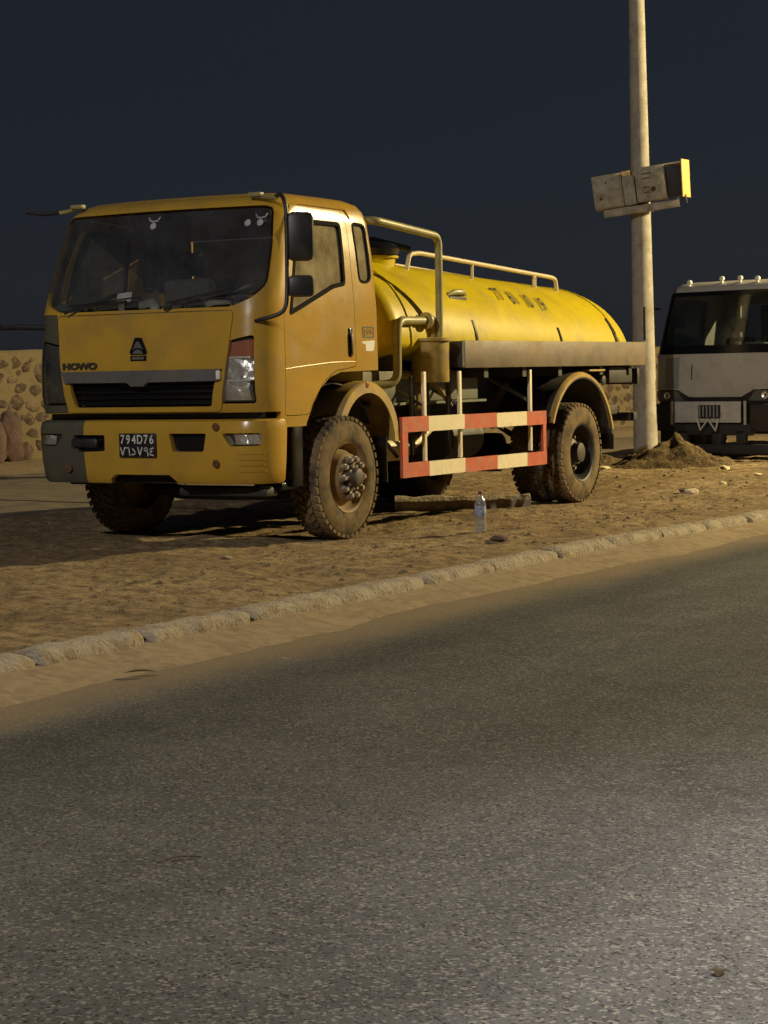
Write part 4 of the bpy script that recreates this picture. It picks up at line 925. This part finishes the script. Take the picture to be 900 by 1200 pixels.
# ------------------------------------------------------------------ concrete lamp post with two cabinets
PB = Vector((-1.26, 12.0, -.05)); 
LP = empty('utility_pole', PB, label='tall leaning concrete pole with two weathered metal boxes on a crossarm', cat='pole')
lean = Vector((-.013, .004, 1))
bm = B(); rings = []
for i in range(31):
    z = 9.6*i/30; r = .168-.0098*z; rings.append([lean*z+Vector((r*math.cos(k*math.pi/8), r*math.sin(k*math.pi/8), 0)) for k in range(16)])
ring_loft(bm, rings); bmesh.ops.recalc_face_normals(bm, faces=bm.faces); obj('pole_shaft', bm, M_concrete, LP)
bm = B(); tube(bm, [lean*9.5, lean*9.9+Vector((.2, 0, 0)), lean*9.9+Vector((1.4, -.1, .2))], .035, 8, .2); arm_ = obj('lamp_arm', bm, M_metalpole, LP)
bm = B(); box(bm, (1.3, -.22, 10.02), (1.95, -.02, 10.16), .05); obj('lamp_head', bm, M_metalpole, LP)
# crossarm frame: local axes along the picture of the boxes
AX = Matrix.Translation(lean*3.66) @ Matrix.Rotation(R(20), 4, 'Z') @ Matrix.Rotation(R(-7), 4, 'Y')
def pbox(name, lo, hi, m, bev=.006, parent=LP, tilt=0):
    bm = B(); box(bm, lo, hi, bev); bmesh.ops.transform(bm, matrix=AX @ Matrix.Rotation(R(tilt), 4, 'Y'), verts=bm.verts); return obj(name, bm, m, parent)
pbox('crossarm', (-.50, -.30, -.19), (.52, -.24, -.09), M_boxw, .004)
pbox('crossarm', (-.45, -.10, -.19), (.60, -.04, -.09), M_boxw, .004) if False else None
pbox('crossarm_clamp', (-.15, -.245, -.17), (.15, .20, -.11), M_metalpole, .004)
c1 = pbox('metal_box', (-.60, -.33, -.075), (-.21, -.02, .375), M_boxw)
pbox('box_lid', (-.605, -.352, -.06), (-.23, -.333, .37), M_boxw, .004, c1)
pbox('box_side', (-.205, -.28, -.07), (-.045, -.05, .325), M_boxw, .004, c1)
pbox('box_tab', (-.205, -.20, .33), (-.09, -.05, .40), M_orange, .003, c1)
c2 = pbox('metal_box', (-.03, -.34, -.06), (.375, -.16, .40), M_boxw)
pbox('box_lid', (-.025, -.36, -.055), (.365, -.342, .40), M_boxw, .004, c2)
pbox('box_core', (.378, -.24, -.04), (.60, -.05, .36), M_chassis, .004, c2)
pbox('box_top', (.378, -.30, .385), (.62, -.05, .41), M_rail, .003, c2)
bm = B(); box(bm, (-.008, -.17, -.26), (.008, .17, .24), .003); bmesh.ops.transform(bm, matrix=AX @ Matrix.Translation((.64, -.19, .19)) @ Matrix.Rotation(R(-16), 4, 'Z') @ Matrix.Rotation(R(5), 4, 'Y'), verts=bm.verts); obj('end_plate', bm, M_orange, c2)
pbox('box_stay', (.50, -.29, -.18), (.52, -.25, -.06), M_boxw, .002, c2); pbox('box_stay', (.61, -.29, -.16), (.625, -.25, -.04), M_boxw, .002, c2)
for px, pz, r in ((-.51, .06, .022), (-.42, .27, .014), (.20, .09, .035)):
    bm = B(); lathe(bm, [(0, r), (-.006, r*.9), (-.008, r*.5)], (px, -.352 if px < 0 else -.361, pz), 'y', 12); bmesh.ops.transform(bm, matrix=AX, verts=bm.verts); obj('rust_hole', bm, M_rust, c1 if px < 0 else c2)
for x0, z0, x1 in ((.07, .12, .15), (.07, .05, .15), (.06, .30, .20), (.06, .24, .17)):
    bm = B(); box(bm, (x0, -.364, z0), (x1, -.3605, z0+.014)); bmesh.ops.transform(bm, matrix=AX, verts=bm.verts); obj('scratch', bm, M_rust, c2)

# ------------------------------------------------------------------ heap of earth, timber, bottle, rocks
def heap(name, cx, cy, rx, ry, h, rot, seed, m, **k):
    bm = B(); n = 56; rg = 20; V = []; c = None
    for j in range(rg+1):
        q = j/rg; row = []
        for i in range(n):
            t = 2*math.pi*i/n; wob = 1+.22*mn.noise(Vector((math.cos(t)*1.5+seed, math.sin(t)*1.5, seed)))
            x, y = rx*q*wob*math.cos(t), ry*q*wob*math.sin(t)
            z = h*(1-q)**1.15*(1+.25*mn.noise(Vector((x*3, y*3, seed))))+.10*h/.4*mn.noise(Vector((x*6, y*6, seed)))*(1-q*.6)+.055*mn.noise(Vector((x*15, y*15, seed)))*(1-.5*q)-.05*q**3
            row.append(bm.verts.new((x, y, z)))
        V.append(row)
    for a, b in zip(V[1:], V[2:]):
        for i in range(n): bm.faces.new((a[i], a[(i+1) % n], b[(i+1) % n], b[i]))
    c = bm.verts.new((0, 0, h))
    for i in range(n): bm.faces.new((c, V[1][i], V[1][(i+1) % n]))
    for v in V[0]: bm.verts.remove(v)
    bmesh.ops.recalc_face_normals(bm, faces=bm.faces)
    o = obj(name, bm, m, None, 180); o.location = (cx, cy, -.01); o.rotation_euler.z = rot; return tag(o, **k)
G_heap = ground_mat('heap_earth', [(.13, .088, .045), (.075, .05, .028), (.22, .16, .085)], [3., 11.], [(16, .9, .06), (60, .8, .02)])
heap('earth_heap', -.55, 11.25, 1.15, .62, .44, R(28), 3.3, G_heap, label='heap of loose brown earth at the foot of the concrete pole', cat='earth heap')
heap('earth_heap', -1.75, 11.35, .75, .45, .22, R(28), 8.1, G_heap, label='low dark spill of earth between pole and tanker rear wheel', cat='earth heap')
bm = B()                                                     # timber baulk under the truck
rings = []
for i in range(15):
    u = i/14; a = .5*mn.noise(Vector((u*4, 1, 2)))
    rings.append([((u-.5)*1.30, p*(.9+.2*mn.noise(Vector((u*9, p*30, q*30)))), q*(1+.25*mn.noise(Vector((u*7, p*20, 3))))+.0) for p, q in ((-.10, 0), (.10, 0), (.115, .06), (.09, .125), (.03, .14), (-.05, .13), (-.10, .10))])
ring_loft(bm, rings); bmesh.ops.recalc_face_normals(bm, faces=bm.faces)
o = obj('timber_baulk', bm, M_wood, None, 30); o.location = (.47, 3.26, .0); o.rotation_euler.z = R(31); tag(o, 'rough split timber baulk lying on the earth under the tanker', 'timber')
bt = empty('plastic_bottle', (1.91, .82, dirt_z(1.91, .82)-.002), label='clear plastic water bottle with bluish label standing before the side guard', cat='bottle')
bm = B(); pr = [(0, .030), (.004, .044), (.03, .047), (.05, .044), (.07, .047), (.10, .044), (.13, .047), (.15, .047), (.225, .047), (.245, .046), (.275, .036), (.30, .020), (.312, .0145), (.325, .0145)]
lathe(bm, pr, (0, 0, 0), 'z', 28); obj('bottle_body', bm, M_pet, bt)
M_label = mat('bottle_label', (.22, .25, .42), .4, var=.4, scale=45, dirt=(.62, .62, .68), damt=.55, dscale=30)
bm = B(); lathe(bm, [(.148, .0478), (.150, .0482), (.218, .0482), (.220, .0478)], (0, 0, 0), 'z', 28); obj('bottle_label', bm, M_label, bt)
bm = B(); lathe(bm, [(.322, .0155), (.325, .0165), (.342, .0165), (.345, .014)], (0, 0, 0), 'z', 18); obj('bottle_cap', bm, M_rock, bt)
def put_rock(name, x, y, s, m, label, cat, seed, grp=None, flat=.6):
    bm = rock(seed, s, s*random.uniform(.6, .9), s*flat); o = obj(name, bm, m, None, 30); o.location = (x, y, (dirt_z(x, y) if x < 2.9 else -.13)+s*.2); o.rotation_euler.z = seed; return tag(o, label, cat, grp)
put_rock('rock', .52, 10.23, .085, M_pebble, 'pale yellow rock at the outer edge of the earth heap', 'rock', 1)
put_rock('rock', 1.42, 7.76, .055, M_pebble, 'small pale rock between earth heap and kerb', 'rock', 2)
put_rock('rock', 1.75, 5.95, .075, M_pebble, 'yellowish rock on bare earth beyond the tanker rear wheel', 'rock', 3)
put_rock('rock', 1.39, 9.0, .06, M_pebble, 'flat pale rock on the earth beyond the heap', 'rock', 4, flat=.35)
put_rock('earth_clod', 1.62, 6.15, .10, M_rock, 'dark flat clod beside the yellowish rock', 'clod', 5, flat=.3)
put_rock('earth_clod', 2.43, .11, .085, M_rock, 'dark clod of earth near the bottle by the kerb', 'clod', 6, flat=.35)
put_rock('rock', -1.1, 10.2, .10, M_pebble, 'pale stone in the dark spill of earth behind rear wheel', 'rock', 7, flat=.3)
# litter
def litter(name, x, y, z, pts, m, label, cat, rz=0):
    bm = B(); n = 9; vs = []
    for i in range(n+1):
        row = []
        for j in (-1, 0, 1):
            u = i/n; row.append(bm.verts.new(((u-.5)*pts[0], j*pts[1]*math.sin(math.pi*min(.97, max(.03, u)))**.6, pts[2]*math.sin(u*3.1)+(.3*pts[2] if j else 0)+.004*mn.noise(Vector((u*9, j, 3))))))
        vs.append(row)
    for a, b in zip(vs, vs[1:]):
        for j in range(2): bm.faces.new((a[j], a[j+1], b[j+1], b[j]))
    bmesh.ops.solidify(bm, geom=bm.faces, thickness=.003)
    o = obj(name, bm, m); o.location = (x, y, z); o.rotation_euler.z = rz; return tag(o, label, cat)
litter('dry_leaf', 3.56, -6.08, -.112, (.15, .035, .008), M_leaf, 'curled brown leaf lying on gutter sand below the kerb', 'leaf', R(40))
litter('paper_scrap', 1.21, -1.86, dirt_z(1.21, -1.86)+.004, (.10, .03, .012), M_paper, 'crumpled white paper scrap on the earth before the front wheel', 'paper', R(20))
litter('twig', 5.89, -9.02, -.163, (.14, .006, .008), M_leaf, 'thin dark twig lying alone on the asphalt', 'twig', R(55))
litter('dry_leaf', 7.78, -9.35, -.186, (.05, .018, .012), M_leaf, 'tiny curled leaf on the bright patch of asphalt', 'leaf', R(100))
litter('straw', 3.9, -5.3, -.128, (.11, .004, .004), M_rail, 'pale straw on the gutter sand', 'straw', R(-30))
# loose stones on the earth (too many to count)
bm = B(); random.seed(21)
for i in range(1500):
    x = random.uniform(-2.5, 2.9); y = random.uniform(-7, 14); s = random.choice((.006, .009, .012, .012, .018, .026))
    if random.random() < .35: x = random.uniform(1.4, 2.95)
    v = [Vector((random.uniform(.6, 1.2)*s*math.cos(k*1.257), random.uniform(.6, 1.2)*s*math.sin(k*1.257), 0)) for k in range(5)]
    z = dirt_z(x, y)-.002; b_ = [bm.verts.new((x+p.x, y+p.y, z)) for p in v]; t_ = [bm.verts.new((x+p.x*.6, y+p.y*.6, z+s*random.uniform(.4, .8))) for p in v]
    for k in range(5): bm.faces.new((b_[k], b_[(k+1) % 5], t_[(k+1) % 5], t_[k]))
    bm.faces.new(t_)
tag(obj('gravel', bm, M_mortar, None, 30), kind='stuff', label='scattered gravel on the bare earth', cat='gravel')
# rocks before the stone wall
def block_rock(seed, sx, sy, h):
    bm = bmesh.new(); bmesh.ops.create_icosphere(bm, subdivisions=3, radius=1)
    for v in bm.verts:
        c = v.co; m_ = max(abs(c.x), abs(c.y), abs(c.z)); c = c.lerp(c/m_, .62)
        c *= 1+.22*mn.noise(c*1.4+Vector((seed, seed*2, 1)))+.10*mn.noise(c*4+Vector((seed, 0, 3)))
        k = 1-.32*max(0, c.z); v.co = Vector((c.x*sx*k, c.y*sy*k, (c.z+1)*h/2))
    return bm
for u, d, a, b, h, sd_, lab in ((3.10, .45, .19, .17, .86, 4, 'tall reddish brown boulder standing before the stone wall'), (2.72, .55, .19, .15, .70, 9, 'squat dark boulder touching the tall reddish one'), (3.50, .25, .15, .14, .34, 15, 'small brown boulder at the foot of the stone wall')):
    p = WM @ Vector((u, -d, 0)); o = obj('boulder', block_rock(sd_, a, b, h), M_rock, None, 50); o.location = (p.x, p.y, -.02); o.rotation_euler.z = sd_; tag(o, lab, 'boulder')

# ------------------------------------------------------------------ lit lamps (out of the picture), the last one added
def street_lamp(pos, watts, color, base_xy, label, spot=None, aim=None, size=.22):
    x, y, z = pos; bx_, by_ = base_xy
    e = empty('street_lamp', (bx_, by_, -.3), label=label, cat='street lamp')
    bm = B(); tube(bm, [(0, 0, 0), (0, 0, z*.97), (x-bx_, y-by_, z+.62)], [.1, .07, .035], 12); obj('lamp_post', bm, M_metalpole, e)
    dx = Vector((x-bx_, y-by_, 0)); dx = dx.normalized() if dx.length > .01 else Vector((1, 0, 0))
    Mh = Matrix.Translation((x-bx_, y-by_, z+.3)) @ Matrix.Rotation(math.atan2(dx.y, dx.x), 4, 'Z')
    bm = B(); box(bm, (-.35, -.16, .16), (.35, .16, .34), .05); bmesh.ops.transform(bm, matrix=Mh, verts=bm.verts); obj('lamp_head', bm, M_metalpole, e)
    bm = B(); box(bm, (-.25, -.12, .145), (.25, .12, .158)); bmesh.ops.transform(bm, matrix=Mh, verts=bm.verts); obj('lamp_glass', bm, emit('lamp_glow', color, 30), e)
    ld = bpy.data.lights.new('lamp_light', 'SPOT' if spot else 'POINT'); ld.energy = watts; ld.color = color; ld.shadow_soft_size = size
    lo_ = bpy.data.objects.new('lamp_light', ld); COL.objects.link(lo_); lo_.parent = e; lo_.location = (x-bx_, y-by_, z+.3)
    if spot:
        ld.spot_size, ld.spot_blend = spot
        d = (Vector(aim)-Vector(pos)); lo_.rotation_euler = d.to_track_quat('-Z', 'Y').to_euler()
    return e
street_lamp(KEY_POS, KEY_W, KEY_C, (15.0, 18.6), 'lit sodium street lamp across the road beyond the trucks')
street_lamp(FILL_POS, FILL_W, FILL_C, (3.0, -26.0), 'tall lit street lamp on the kerb line ahead of the tanker')
street_lamp(POOL_POS, POOL_W, POOL_C, (13.2, -8.2), 'added white lamp standing in for car headlights on the asphalt', (R(70), .8), (10.5, -8.2, 0))  # added overhead lamp, its pool imitates a car headlight beam
